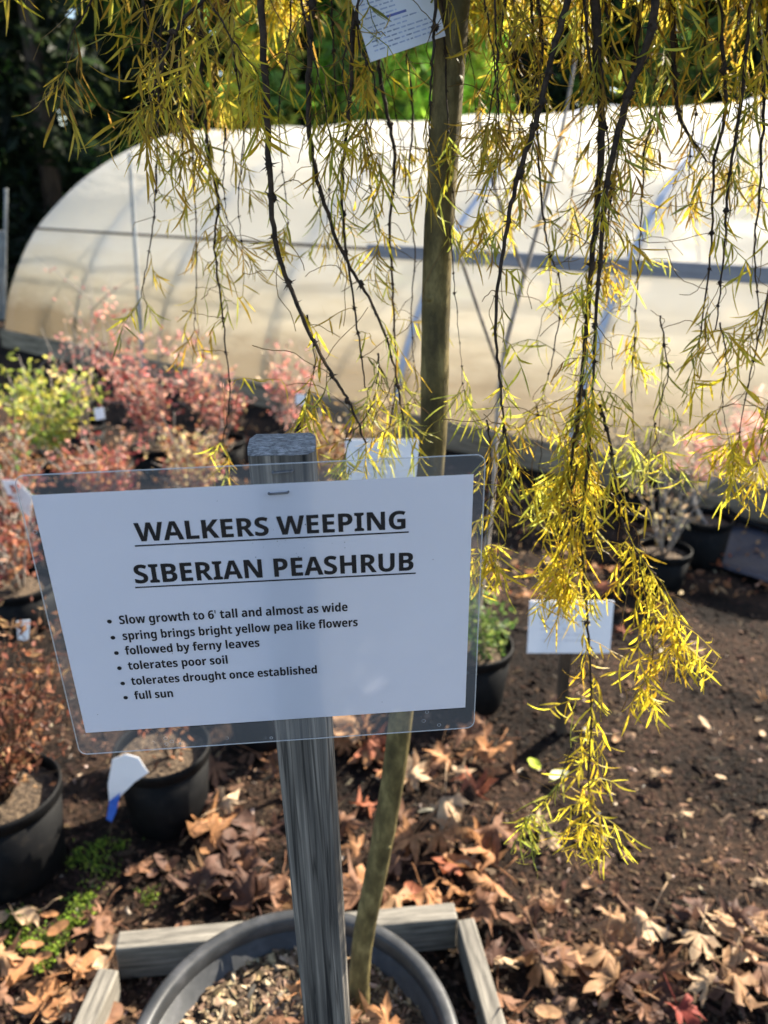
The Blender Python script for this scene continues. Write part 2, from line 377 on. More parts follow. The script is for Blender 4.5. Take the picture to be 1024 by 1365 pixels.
for h in (HOOPS[5], HOOPS[6]):
    m = MB(); n_ = 30
    for k in range(n_+1):
        y, z = arch(.12+(math.pi*.62-.12)*k/n_, .034)
        for dx in (-.022, .022): m.v.append((h+dx, y, z))
        y, z = arch(.12+(math.pi*.62-.12)*k/n_, .024)
        for dx in (.022, -.022): m.v.append((h+dx, y, z))
    for k in range(n_):
        for j in range(4): m.face((k*4+j, k*4+(j+1) % 4, (k+1)*4+(j+1) % 4, (k+1)*4+j))
    m.build('hoop_batten', M_BATT, gh)
for zz, mt in ((1.06, M_STEEL), (1.75, M_STEEL)):
    th = math.asin(min(1, (zz/GH))**(GP/2)); y, z = arch(th, -.08)
    m = MB(); m.tube([(BACK, y, z), (LEN-.05, y, z)], .012, 6); m.build('purlin', mt, gh)
th = math.asin((1.06/GH)**(GP/2)); y, z = arch(th, .03)
m = MB(); m.box((-1.02, y+.012, z), (3.9, .014, .042)); o = m.build('hip_board', M_HIP, gh); bevel(o, .004)
m = MB(); m.tube([(2.9, y+.006, z+.01), (LEN-.02, y+.006, z+.01)], .010, 6); m.build('cable', M_TWIG, gh)
m = MB(); m.box(((LEN+BACK)/2, .045, .09), ((LEN-BACK)/2, .02, .085)); o = m.build('base_board', M_BASE, gh); bevel(o, .006)
m = MB(); m.box((LEN+.02, -GW/2, .10), (.02, GW/2, .09)); o = m.build('base_board', M_BASE, gh); bevel(o, .006)

m = MB(); a = P(190, 478, 6.2); b = P(173, 205, 6.5); m.tube([G(194, 520, 0), a, b], [.016, .016, .014], 8)
o = m.build('garden_pole', M_POLE, loc=G(194, 520, 0)); tag(o, 'thin grey pole standing upright against the rounded left end of the greenhouse', 'pole')
for px, top, lab, r_ in ((8, 254, 'pale thin round post left of the greenhouse, taller of two', .018), (1, 310, 'pale short post at the far left edge beside a taller one', .035)):
    b = P(px, 440, 9.6); b.z = 0; t = P(px, top, 9.6); m = MB(); m.tube([b, t], r_, 10); m.tube([t, t+Vector((0, 0, .02))], r_*1.25, 10)
    o = m.build('fence_post', M_POLE, loc=b); tag(o, lab, 'post', 'pale posts left of the greenhouse')

# ------------------------------------------------------------------ the sign
SC = Vector((-.0796, .4794, 1.2276)); r1 = Vector((.9965, .0808, .0208)).normalized(); r2 = Vector((-.0137, -.0574, .9983)); r2 = (r2-r1*r2.dot(r1)).normalized()
r3 = r1.cross(r2)                        # towards the reader
SM = Matrix((r1, r2, r3)).transposed()
sg = empty('plant_sign', SC); sg.rotation_euler = SM.to_euler()
tag(sg, 'large laminated paper sign stapled to a grey wooden stake, black printed plant name and bullets', 'sign')
PW, PH = .2794, .1905
def sheet(x0, y0, x1, y1, z, rad, n=6, bow=0.0):
    pts = []
    for cx, cy, a0 in ((x1-rad, y1-rad, 0), (x0+rad, y1-rad, 90), (x0+rad, y0+rad, 180), (x1-rad, y0+rad, 270)):
        for k in range(n+1):
            a = R(a0+90*k/n); pts.append((cx+rad*math.cos(a), cy+rad*math.sin(a), z))
    return pts
m = MB(); m.quad((-PW/2, -PH/2, 0), (PW/2, -PH/2, 0), (PW/2, PH/2, 0), (-PW/2, PH/2, 0)); paper = m.build('paper_sheet', M_PAPER, sg)
pts = sheet(-.1472, -.1148, .1468, .1088, .0008, .006)
m = MB(); m.v = pts; m.face(tuple(range(len(pts)))); lam = m.build('laminate_pouch', M_CLEAR, sg)
m = MB(); m.tube([Vector(p)+Vector((0, 0, -.0004)) for p in pts+[pts[0]]], .00045, 5, cap=False); m.build('pouch_edge', M_EDGE, lam)
GLYPHS = r"""
'15.1|5.7 30.6 4.4 48 10.7 48 9.4 30.6
638.4|19.9 -0.7 16.7 -0.4 13.8 0.3 11 1.6 8.6 3.3 6.4 5.7 4.7 8.5 3.4 11.9 2.6 15.8 2.4 20.3 3 28.5 3.5 31.2 4.2 33.7 5.1 36.2 6.2 38.5 7.6 40.6 9.3 42.5 11.3 44.3 13.6 45.7 16.2 46.9 19.2 47.8 22.6 48.3 26.4 48.5 29.7 48.4 32.8 48 32.8 39.9 30.1 40.4 27.1 40.6 23.4 40.4 20.3 39.7 17.8 38.7 15.9 37.3 14.3 35.5 13.2 33.4 12.5 31 11.9 28.4 11.7 25.6 12.1 25.6 13.1 27.1 14.4 28.4 16 29.6 17.8 30.4 20 31 22.5 31.2 26.4 30.7 29.8 29.4 32.5 27.2 34.6 24.2 35.8 20.5 36.2 16 35.7 11.2 34.2 7.1 31.8 3.8 28.5 1.3 24.5 -0.2|19.7 7.5 21.5 7.7 23.1 8.4 24.5 9.5 25.6 11.1 26.2 13.2 26.4 15.8 26.2 18 25.7 19.8 24.8 21.4 23.5 22.5 21.9 23.1 19.9 23.4 18.5 23.3 17.2 22.9 16 22.4 14.9 21.7 14.1 20.8 13.4 19.9 12.8 18.8 12.5 17.8 12.4 16.7 13.2 12.4 13.9 11.1 14.7 9.9 15.7 8.9 16.9 8.1 18.2 7.6
A46.3|0 0 16.9 48.2 29.3 48.2 46.3 0 35.4 0 31.9 11.4 14.4 11.4 10.9 0|17 19.9 29.5 19.9 25.9 31.1 25.1 34 24 37.5 23.2 40.7 22.3 37.4 21.2 33.6 20.4 31.1
B45.1|6 0 6 48 21 48 26.8 47.7 31.7 46.8 35.5 45.3 38.2 43 39.8 39.9 40.4 35.8 40.1 33.2 39.5 30.9 38.4 28.9 37 27.2 35.2 26.1 33 25.5 33 25.1 37.3 23.4 38.5 22.5 39.6 21.3 40.4 19.9 41.1 18.3 41.4 16.2 41.6 13.9 41 9.9 39.5 6.5 36.9 3.7 33.3 1.6 29.1 0.4 24 0|16.2 28.9 22.1 28.9 24.7 29.1 26.8 29.6 28.2 30.4 29.2 31.4 29.8 32.8 30 34.5 29.7 36.1 29.1 37.4 27.9 38.4 26.3 39.1 24.2 39.5 21.6 39.6 16.2 39.6|16.2 8.4 22.8 8.4 25.6 8.6 27.7 9.2 29.2 10.2 30.2 11.5 30.8 13.1 31 14.9 30.8 16.6 30.2 18 29.2 19.2 27.6 20.2 25.4 20.7 22.5 20.9 16.2 20.9
E37.6|6 0 6 48 33.6 48 33.6 39.6 16.2 39.6 16.2 29.1 32.4 29.1 32.4 20.8 16.2 20.8 16.2 8.4 33.6 8.4 33.6 0
G48.6|26.2 -0.7 19.6 0 14.1 2.1 9.7 5.6 6.5 10.5 4.5 16.6 3.9 24 4.2 28.8 5.2 33.2 6.8 37.1 9.1 40.5 11.9 43.3 15.3 45.6 19.3 47.3 23.8 48.3 28.9 48.6 36.5 47.8 43.2 45.7 39.8 37.5 34.8 39.4 28.9 40.2 26.1 39.9 23.5 39.3 21.2 38.1 19.2 36.6 17.5 34.7 16.2 32.5 15.2 29.9 14.6 27 14.4 23.8 14.5 20.8 14.9 18.1 15.6 15.5 16.7 13.3 18 11.4 19.7 9.8 21.7 8.7 24.1 8 26.9 7.8 30.5 8 33.3 8.5 33.3 18.5 24.2 18.5 24.2 26.9 43.3 26.9 43.3 2.1 35.4 0.1
H51.4|6 0 6 48 16.2 48 16.2 29.1 35.2 29.1 35.2 48 45.3 48 45.3 0 35.2 0 35.2 20.7 16.2 20.7 16.2 0
I26.1|2.1 0 2.1 5.8 8 8.5 8 39.5 2.1 42.2 2.1 48 24 48 24 42.2 18.1 39.5 18.1 8.5 24 5.8 24 0
K44.6|6 0 6 48 16.2 48 16.2 26 18.1 28.8 20.2 31.6 33.2 48 44.5 48 27.7 26.7 44.6 0 33 0 20.5 20.2 16.2 17.1 16.2 0
L37.9|6 0 6 48 16.2 48 16.2 8.4 35.7 8.4 35.7 0
N54.6|6 0 6 48 18.9 48 39.7 12 39.9 12 39.6 18.7 39.4 25.3 39.4 48 48.6 48 48.6 0 35.7 0 14.8 36.3 14.5 36.3 14.9 29.4 15.1 22.6 15.1 0
P42.2|6 0 6 48 21.4 48 27 47.5 31.5 46.2 34.9 44 37.3 41 38.7 37.3 39.2 33 39 30.3 38.4 27.6 37.4 25.2 36 22.9 34 20.9 31.6 19.3 28.6 18 24.9 17.3 20.6 17.1 16.2 17.1 16.2 0|16.2 25.4 19.5 25.4 22.2 25.6 24.5 26.1 26.4 27.1 27.8 28.5 28.6 30.3 28.9 32.6 28 36.5 25.3 38.8 20.8 39.6 16.2 39.6
R44.3|6 0 6 48 20 48 26 47.6 30.8 46.4 34.5 44.4 37.1 41.6 38.6 38 39.2 33.6 39 31.5 38.6 29.6 37.9 27.8 37 26.3 35.9 24.9 34.6 23.7 30.2 20.9 44.3 0 33 0 21.6 18.4 16.2 18.4 16.2 0|16.2 26.7 19.5 26.7 22.5 26.8 24.9 27.4 26.7 28.3 27.9 29.6 28.6 31.3 28.9 33.3 28.6 35.4 27.8 37 26.6 38.2 24.7 39 22.3 39.5 19.3 39.6 16.2 39.6
S37|16.7 -0.7 11.8 -0.4 7.3 0.6 3.1 2.2 3.1 11.7 10.2 9 12.6 8.3 15 7.9 17.5 7.7 19.7 7.9 21.5 8.4 22.8 9.2 23.7 10.2 24.2 11.4 24.4 12.8 24.1 14.5 23.2 16 21.7 17.2 15 20.7 11.4 22.5 7.7 25.3 6.6 26.5 5.6 27.9 4.8 29.3 4.1 31 3.8 32.9 3.6 35 4.1 39 5.6 42.3 8 45 11.3 47 15.2 48.2 19.9 48.6 22.3 48.5 24.7 48.2 27 47.8 34.1 45.3 30.8 37.3 24.9 39.4 19.5 40.2 17.8 40 16.3 39.6 15.1 38.8 14.3 37.8 13.7 36.7 13.6 35.3 13.8 33.7 14.6 32.4 15.8 31.3 22.6 27.7 28.9 24.1 30.5 22.7 31.8 21.2 32.9 19.6 33.7 17.8 34.2 15.7 34.3 13.3 33.8 9.3 32.3 5.9 29.7 3.1 26.2 1 21.9 -0.2
U50.8|25.2 -0.7 19.3 -0.1 14.5 1.5 10.7 4.2 7.9 7.8 6.3 12.1 5.7 17.1 5.7 48 15.8 48 15.8 18.6 16.1 15.1 16.9 12.3 18.3 10.3 20.1 8.9 22.5 8.1 25.5 7.9 28.5 8.1 30.9 9 32.7 10.5 33.9 12.6 34.7 15.3 34.9 18.7 34.9 48 45.1 48 45.1 16.9 44.8 13.7 44.1 10.7 42.9 8 41.2 5.5 39 3.4 36.3 1.6 33.1 0.4 29.4 -0.4
W64.9|12.2 0 0 48 10 48 16.1 21.8 17 17.9 17.9 13.2 18.5 9.2 19.1 13.2 19.9 17.7 20.7 21.1 27.7 48 37.3 48 44.3 21.1 45 17.7 45.9 13.2 46.5 9.2 47.1 13.2 48 17.9 48.8 21.8 54.9 48 64.9 48 52.7 0 41.2 0 34.7 25.2 34.2 27.4 33.5 30.6 32.8 33.9 32.4 36.4 32.1 33.9 31.4 30.7 30.8 27.4 30.2 25.1 23.8 0
a40.6|14.2 -0.7 11.1 -0.4 8.4 0.6 6 2.2 4.3 4.4 3.2 7.3 2.8 10.9 3.3 14.5 4.6 17.4 6.9 19.6 10.1 21.2 14.2 22.2 19.2 22.6 25.6 22.8 25.6 24.4 25.4 26.2 24.9 27.6 24.1 28.7 22.9 29.4 21.5 29.9 19.9 30 14.6 29.2 9.5 27.3 6.2 34.1 12.8 36.5 15.2 37 17.7 37.3 20.3 37.4 24.8 37.1 28.6 36 31.6 34.2 33.8 31.7 35.1 28.5 35.5 24.4 35.5 0 28.5 0 26.6 5 26.3 5 24.7 3.2 23.1 1.7 21.4 0.7 19.4 -0.1 17 -0.5|17.9 6.6 20 6.9 21.8 7.5 23.4 8.6 24.6 10 25.3 11.8 25.6 14 25.6 17 21.7 16.9 18.8 16.6 16.6 16 15 15.1 13.9 13.9 13.3 12.5 13.1 10.9 13.2 9.5 13.7 8.4 14.4 7.6 15.4 7.1 16.6 6.8
b42.5|25.4 -0.7 22.9 -0.5 20.8 0 19 0.8 15.2 4 14.6 4 12.9 0 5.2 0 5.2 51 15.2 51 15.2 39.2 15.1 35.1 14.8 31.9 15.2 31.9 16.3 33.3 17.7 34.6 19.2 35.8 21 36.6 23.2 37.2 25.7 37.3 29.5 36.8 32.8 35.2 35.7 32.5 37.8 28.8 39.1 24.1 39.5 18.4 39.1 12.6 37.8 7.9 35.6 4.2 32.7 1.5 29.3 -0.1|22.6 7.5 24.5 7.8 26.1 8.7 27.5 10.3 28.5 12.5 29.1 15.2 29.3 18.5 29.1 21.8 28.5 24.5 27.4 26.6 26.1 28.1 24.4 29 22.4 29.3 20.1 29.1 18.3 28.3 17 26.9 16.1 25 15.5 22.6 15.2 19.5 15.2 18.5 15.4 15.2 15.9 12.5 16.8 10.3 18.2 8.7 20.1 7.8
c34.5|20.1 -0.7 15.1 -0.2 10.9 1.3 7.5 3.9 5 7.5 3.5 12.2 3 18.1 3.3 22.3 4 26 5.3 29.1 7 31.7 9.1 33.7 11.7 35.3 14.5 36.4 17.6 37.1 21 37.3 27.6 36.6 32.4 34.9 29.5 27.1 25.1 28.7 21 29.3 16.7 28.1 14.1 24.4 13.2 18.2 13.5 14.8 14.1 12.1 15.3 10.1 16.8 8.6 18.7 7.7 21 7.5 23 7.5 24.9 7.8 26.6 8.3 31.3 10.6 31.3 2.1 26.5 0
d42.5|16.9 -0.7 13 -0.1 9.7 1.5 6.9 4.1 4.7 7.8 3.5 12.5 3 18.3 3.5 24 4.8 28.8 6.9 32.5 9.8 35.2 13.2 36.8 17.1 37.3 19.6 37.2 21.8 36.7 23.6 35.8 25.2 34.7 26.6 33.4 27.7 32 28 32 27.5 35.1 27.3 39.3 27.3 51 37.3 51 37.3 0 29.6 0 27.7 4.8 27.3 4.8 26.2 3.3 24.8 2 23.3 0.9 21.5 0 19.3 -0.5|20.3 7.3 22.8 7.6 24.8 8.4 26.2 9.8 27.1 11.7 27.7 14.1 27.9 17.1 27.9 18.2 27.8 21.5 27.2 24.2 26.3 26.4 24.9 28 22.9 28.9 20.2 29.2 18.2 28.9 16.5 27.9 15 26.4 14 24.2 13.4 21.4 13.2 18.1 13.4 14.8 14 12.1 15 10 16.5 8.5 18.2 7.6
e39.7|21.8 -0.7 18.3 -0.4 15.1 0.2 12.1 1.4 9.5 3 7.3 5 5.4 7.6 4.1 10.6 3.3 14.1 3 18.1 3.3 22.1 4 25.7 5.2 28.8 6.9 31.4 8.9 33.5 11.3 35.2 14 36.4 17 37.1 20.3 37.3 25.1 36.9 29.1 35.4 32.4 33 34.8 29.7 36.3 25.6 36.8 20.7 36.8 15.8 13.2 15.8 13.5 13.2 14.3 11 15.7 9.2 17.5 7.9 19.7 7.1 22.3 6.8 28.7 7.5 34.7 9.7 34.7 1.9 29 0|13.4 22.5 27.4 22.5 27.2 24.6 26.6 26.5 25.7 28 24.3 29.3 22.6 30 20.4 30.2 18.6 30 17 29.4 15.6 28.3 14.5 26.9 13.8 24.9
f26|6.9 0 6.9 29.1 1.3 29.1 1.3 34 6.9 36.7 6.9 39.4 7 42.3 7.6 44.7 8.4 46.6 9.6 48.2 11.1 49.4 12.9 50.3 15 50.9 17.3 51.3 19.8 51.4 25.2 50.9 29 49.8 26.5 42.5 24 43.1 20.9 43.5 19.6 43.3 18.6 42.9 17.8 42.2 17.3 41.3 17 40.2 16.9 39 16.9 36.7 25.5 36.7 25.5 29.1 16.9 29.1 16.9 0
g42.5|18.9 -16.1 11.7 -15.6 5.2 -14 5.2 -6 9.8 -7.5 14.6 -8.5 19.5 -8.8 23.8 -7.9 26.4 -5.1 27.3 -0.5 27.3 0.3 27.4 2.6 27.5 4.8 27.3 4.8 25.9 3 24.4 1.6 22.8 0.6 20.9 -0.1 19 -0.5 16.9 -0.7 12.8 -0.1 9.4 1.6 6.7 4.3 4.6 8.1 3.4 12.7 3 18.3 3.4 23.8 4.7 28.5 6.8 32.3 9.6 35.1 13.1 36.8 17.1 37.3 21.3 36.7 24.9 35 27.7 32 28 32 28.8 36.7 37.3 36.7 37.3 -0.1 36.8 -4.9 35.2 -8.9 32.6 -12 29.1 -14.3 24.5 -15.7|20.4 7.2 22.7 7.4 24.6 8.2 26.1 9.4 27.1 11.2 27.7 13.7 27.9 17 27.9 18.2 27.7 21.8 27.1 24.6 26.1 26.7 24.7 28.1 22.7 28.9 20.3 29.2 16.4 28 14 24.3 13.2 18.1 14 12.1 16.4 8.4
h44.1|5.2 0 5.2 51 15.2 51 15.2 40.6 15.1 35.5 14.8 32 15.3 32 16.6 33.7 18.1 35 19.8 36.1 21.7 36.8 23.8 37.2 25.9 37.3 29.6 37 32.8 35.9 35.5 34.2 37.5 31.6 38.7 28.2 39.1 23.9 39.1 0 29.1 0 29.1 21.4 28.4 25.8 26.5 28.5 23.2 29.3 20.5 29 18.4 28 17 26.2 16 23.8 15.4 20.9 15.2 17.3 15.2 0
i20.5|10.3 41.2 8.8 41.4 7.5 41.7 6.4 42.3 5.5 43.2 5 44.5 4.8 46.1 5 47.8 5.5 49.1 6.4 50 7.5 50.6 8.8 50.9 10.3 51 11.7 50.9 13 50.6 14.1 50 15 49.1 15.5 47.8 15.7 46.1 15.5 44.5 15 43.2 14.1 42.3 13 41.7 11.7 41.4|5.2 0 5.2 36.7 15.2 36.7 15.2 0
k41.6|5.2 0 5.2 51 15.2 51 15.2 28.2 15.1 24.1 14.7 19.9 14.8 19.9 16.9 22.8 19.2 25.5 29.5 36.7 40.8 36.7 26.2 20.8 41.6 0 30.1 0 19.5 14.8 15.2 11.4 15.2 0
l20.5|5.2 0 5.2 51 15.2 51 15.2 0
m66|5.2 0 5.2 36.7 12.9 36.7 14.2 32 14.8 32 16 33.7 17.6 35 19.4 36.1 21.3 36.8 23.4 37.2 25.5 37.3 28 37.2 30.3 36.8 32.3 36 34 35 35.5 33.6 36.6 32 37.5 32 38.7 33.7 40.3 35 42.1 36.1 44.2 36.8 46.2 37.2 48.3 37.3 52.1 37 55.3 35.9 57.7 34.2 59.5 31.6 60.6 28.2 60.9 23.9 60.9 0 50.9 0 50.9 21.4 50.3 25.8 48.5 28.5 45.4 29.3 43 29 41.1 28.1 39.8 26.5 38.8 24.4 38.3 21.7 38.1 18.4 38.1 0 28.1 0 28.1 21.4 27.5 25.8 25.6 28.5 22.6 29.3 20.1 29 18.2 28 16.8 26.2 15.9 23.8 15.4 20.9 15.2 17.3 15.2 0
n44.1|5.2 0 5.2 36.7 12.9 36.7 14.2 32 14.8 32 16.1 33.7 17.7 35 19.6 36.1 21.7 36.8 23.8 37.2 26.1 37.3 29.7 37 32.9 35.9 35.5 34.2 37.5 31.6 38.7 28.2 39.1 23.9 39.1 0 29.1 0 29.1 21.4 28.9 23.8 28.5 25.8 27.7 27.4 26.5 28.5 25 29.1 23.2 29.3 20.4 29 18.4 28 16.9 26.2 16 23.8 15.4 20.9 15.2 17.3 15.2 0
o41.6|20.7 -0.7 17.4 -0.4 14.4 0.3 11.6 1.5 9.1 3.2 7 5.4 5.3 8 4 11.1 3.3 14.5 3 18.4 3.6 24 5.1 28.7 7.8 32.4 11.4 35.2 15.7 36.8 20.9 37.3 24.2 37.1 27.2 36.4 30 35.1 32.5 33.4 34.6 31.3 36.3 28.7 37.5 25.7 38.3 22.3 38.5 18.4 38 12.8 36.4 8.1 33.7 4.3 30.2 1.5 25.8 -0.1|20.8 7.4 23.2 7.7 25.1 8.6 26.6 10.2 27.6 12.3 28.1 15.1 28.3 18.4 28.1 21.7 27.6 24.4 26.6 26.6 25.1 28.1 23.2 29 20.8 29.3 18.4 29 16.4 28.1 15 26.6 14 24.4 13.4 21.7 13.2 18.4 13.4 15.1 14 12.3 15 10.2 16.4 8.6 18.4 7.7
p42.5|5.2 -16.1 5.2 36.7 13.4 36.7 14.8 31.9 15.2 31.9 16.3 33.3 17.7 34.6 19.2 35.7 21 36.6 23.2 37.2 25.7 37.3 29.5 36.8 32.8 35.2 35.7 32.5 37.8 28.8 39.1 24.1 39.5 18.4 39 12.7 37.7 7.9 35.5 4.2 32.6 1.5 29.3 -0.1 25.4 -0.7 22.9 -0.5 20.8 0 19.1 0.8 15.2 4 14.7 4 15.2 -1.3 15.2 -16.1|22.6 7.5 24.7 7.8 26.3 8.7 27.6 10.3 28.6 12.5 29.1 15.2 29.3 18.5 28.5 24.5 26.2 28.1 22.4 29.3 20.1 29.1 18.3 28.3 17 26.9 16.1 25 15.5 22.6 15.2 19.5 15.2 18.5 15.4 15.2 15.9 12.5 16.8 10.3 18.2 8.7 20.1 7.8
r30.5|5.2 0 5.2 36.7 12.8 36.7 14.3 30.5 14.8 30.5 16 32.3 17.5 33.9 19.2 35.3 21.2 36.4 23.4 37.1 25.7 37.3 27.5 37.3 29.1 37.1 28.3 27.7 27 27.9 25.4 28 23.7 27.9 22.1 27.6 20.5 27.1 19 26.4 17.8 25.4 16.7 24.2 15.9 22.7 15.4 20.8 15.2 18.7 15.2 0
s33.4|15.2 -0.7 8.6 -0.2 3.1 1.5 3.1 9.7 9.5 7.5 15.5 6.6 17.3 6.7 18.7 7 19.7 7.5 20.4 8.2 20.8 8.9 21 9.8 20.4 11.5 18.3 13.2 13 15.6 7.4 18.5 6 19.5 4.9 20.7 4.1 22 3.5 23.5 3.1 25.2 3 27.1 3.5 30.3 4.8 32.8 7 34.8 9.9 36.2 13.4 37.1 17.5 37.3 24 36.7 30.4 34.5 27.4 27.3 22.3 29.2 17.4 30 14.9 29.7 13.5 28.9 13 27.5 13.5 26 15.7 24.4 20.6 22.3 26.1 19.6 27.5 18.7 28.6 17.5 29.6 16.2 30.3 14.7 30.7 12.9 30.8 10.9 30.4 7.5 29.1 4.6 26.9 2.3 23.8 0.7 19.9 -0.3
t29.1|17.8 -0.7 15.7 -0.6 13.7 -0.2 11.9 0.4 10.3 1.3 9 2.5 7.8 4.1 7 6.1 6.5 8.6 6.3 11.5 6.3 29.1 1.5 29.1 1.5 33.4 7.1 36.7 9.9 44.5 16.3 44.5 16.3 36.7 26.6 36.7 26.6 29.1 16.3 29.1 16.3 11.5 16.5 10.2 16.9 9.2 17.5 8.4 18.4 7.8 19.5 7.4 20.7 7.3 23.9 7.7 27 8.5 27 1 23 -0.2
u44.1|18.1 -0.7 14.4 -0.3 11.2 0.7 8.6 2.5 6.6 5.1 5.4 8.5 5 12.8 5 36.7 15 36.7 15 15.2 15.2 12.9 15.7 10.9 16.5 9.3 17.6 8.2 19.1 7.5 21 7.3 23.7 7.7 25.8 8.7 27.2 10.4 28.1 12.8 28.7 15.8 28.9 19.4 28.9 36.7 38.9 36.7 38.9 0 31.2 0 29.9 4.7 29.3 4.7 28 3 26.4 1.6 24.5 0.6 22.5 -0.1 20.3 -0.5
v38.2|14 0 0 36.7 10.5 36.7 17.5 15.8 18.5 11.9 18.9 8.3 19.2 8.3 19.5 10.7 20 13.2 20.7 15.8 27.7 36.7 38.2 36.7 24.2 0
w57.5|11.1 0 0.7 36.7 10.6 36.7 14.8 20.4 15.7 16.4 16.4 11.9 16.9 8.4 17.1 8.4 17.4 10.9 17.9 14.2 18.4 17.2 18.8 19.1 23.3 36.7 34.3 36.7 38.6 19.1 39.3 16.1 39.9 11.8 40.2 8.4 40.5 8.4 41 11.7 41.7 16.3 42.6 20.4 47 36.7 56.8 36.7 46.3 0 35.4 0 32.6 12.8 31.8 16.2 30.7 21.1 29.6 25.8 28.8 29 28.5 29 27.8 25.8 26.7 21.1 25.6 16.2 24.8 12.7 21.8 0
y38.2|7.4 -16.1 4.5 -16 2.3 -15.6 2.3 -7.7 4.1 -7.9 6.2 -8.1 8.2 -7.8 9.9 -7.2 11.2 -6.1 12.4 -4.8 13.3 -3.2 14 -1.5 14.6 0.3 0 36.7 10.9 36.7 17.9 16.1 18.7 13 19.1 9.7 19.3 9.7 19.8 13 20.7 16.1 27.5 36.7 38.2 36.7 22.7 -4.7 21.1 -8.2 19.1 -11 16.6 -13.3 13.8 -14.8 10.7 -15.8
"""
GL = {}
for ln in GLYPHS.strip('\n').split('\n'):
    p_ = ln[1:].split('|'); GL[ln[0]] = (float(p_[0]), [[float(x) for x in q.split()] for q in p_[1:]])
CAPH = max(GL['H'][1][0][1::2])
def lettering(name, text, x0, x1, y0, cap, parent, z=.0003, slope=0.0):
    nat = 0; pen = []
    sp = 18.0
    for ch in text:
        pen.append(nat); nat += sp if ch == ' ' else GL[ch][0]
    sx = (x1-x0)/nat; sy = cap/CAPH
    cu = bpy.data.curves.new(name, 'CURVE'); cu.dimensions = '2D'; cu.fill_mode = 'BOTH'
    for ch, px in zip(text, pen):
        if ch == ' ': continue
        for lp in GL[ch][1]:
            s_ = cu.splines.new('POLY'); n_ = len(lp)//2; s_.points.add(n_-1); s_.use_cyclic_u = True
            for i in range(n_):
                x = x0+(px+lp[2*i])*sx; s_.points[i].co = (x, y0+lp[2*i+1]*sy+slope*(x-x0), 0, 1)
    t = bpy.data.objects.new(name, cu); C.objects.link(t)
    bpy.context.view_layer.update()
    me = bpy.data.meshes.new_from_object(t.evaluated_get(bpy.context.evaluated_depsgraph_get())); me.name = name
    bpy.data.objects.remove(t); bpy.data.curves.remove(cu)
    vs = [tuple(v.co) for v in me.vertices]; fs = [tuple(p.vertices) for p in me.polygons]; nv = len(vs); e = cap*.011
    av, af = [], []                      # the strokes are a little heavier than the outlines
    for q, (dx, dy) in enumerate(((0, 0), (e, 0), (-e, 0), (0, e*.7), (0, -e*.7))):
        av += [(x+dx, y+dy, q*.000008) for x, y, zz in vs]; af += [tuple(i+q*nv for i in f) for f in fs]
    me = bpy.data.meshes.new(name); me.from_pydata(av, [], af); me.materials.append(M_INK)
    o = bpy.data.objects.new(name, me); C.objects.link(o); o.parent = parent; o.location.z = z
    return o
lettering('lettering', 'WALKERS WEEPING', -.0803, .0965, .0591, .0133, paper, slope=-.005)
lettering('lettering', 'SIBERIAN PEASHRUB', -.0862, .1013, .0279, .0139, paper, slope=-.009)
m = MB()
for x0, x1, y0, y1 in ((-.0818, .0973, .0559, .0557), (-.0863, .1020, .0247, .0238)):
    h = .00055; m.quad((x0, y0-h, .0003), (x1, y1-h, .0003), (x1, y1+h, .0003), (x0, y0+h, .0003))
m.build('underline', M_INK, paper)
BUL = [("Slow growth to 6' tall and almost as wide", -.1010, .0548, -.0034, -.1073, -.0008),
       ("spring brings bright yellow pea like flowers", -.1008, .0614, -.0164, -.1071, -.0140),
       ("followed by ferny leaves", -.1008, -.0080, -.0287, -.1068, -.0268),
       ("tolerates poor soil", -.1008, -.0311, -.0415, -.1068, -.0397),
       ("tolerates drought once established", -.1007, .0311, -.0548, -.1066, -.0530),
       ("full sun", -.1003, -.0726, -.0676, -.1065, -.0656)]
for t, x0, x1, y0, bx, by in BUL: lettering('lettering', t, x0, x1, y0, .0068, paper)
m = MB()
for t, x0, x1, y0, bx, by in BUL:
    n0 = len(m.v)
    for k in range(16): m.v.append((bx+.0016*math.cos(k*math.pi/8), by+.0016*math.sin(k*math.pi/8), .0003))
    m.face(tuple(range(n0, n0+16)))
m.build('bullet_dots', M_INK, paper)
rng = random.Random(5)
m = MB()                                 # specks of dirt under the laminate
for k in range(34):
    x, y = (rng.gauss(.014, .016), rng.gauss(.052, .008)) if k < 26 else (rng.uniform(-.13, .13), rng.uniform(-.09, .09))
    r_ = rng.uniform(.0001, .00045); n0 = len(m.v)
    for j in range(6): m.v.append((x+r_*math.cos(j*1.05)*rng.uniform(.6, 1.3), y+r_*math.sin(j*1.05)*rng.uniform(.6, 1.3), .00028))
    m.face(tuple(range(n0, n0+6)), (.10, .10, .12))
m.build('dirt_specks', M_CHIP, paper)
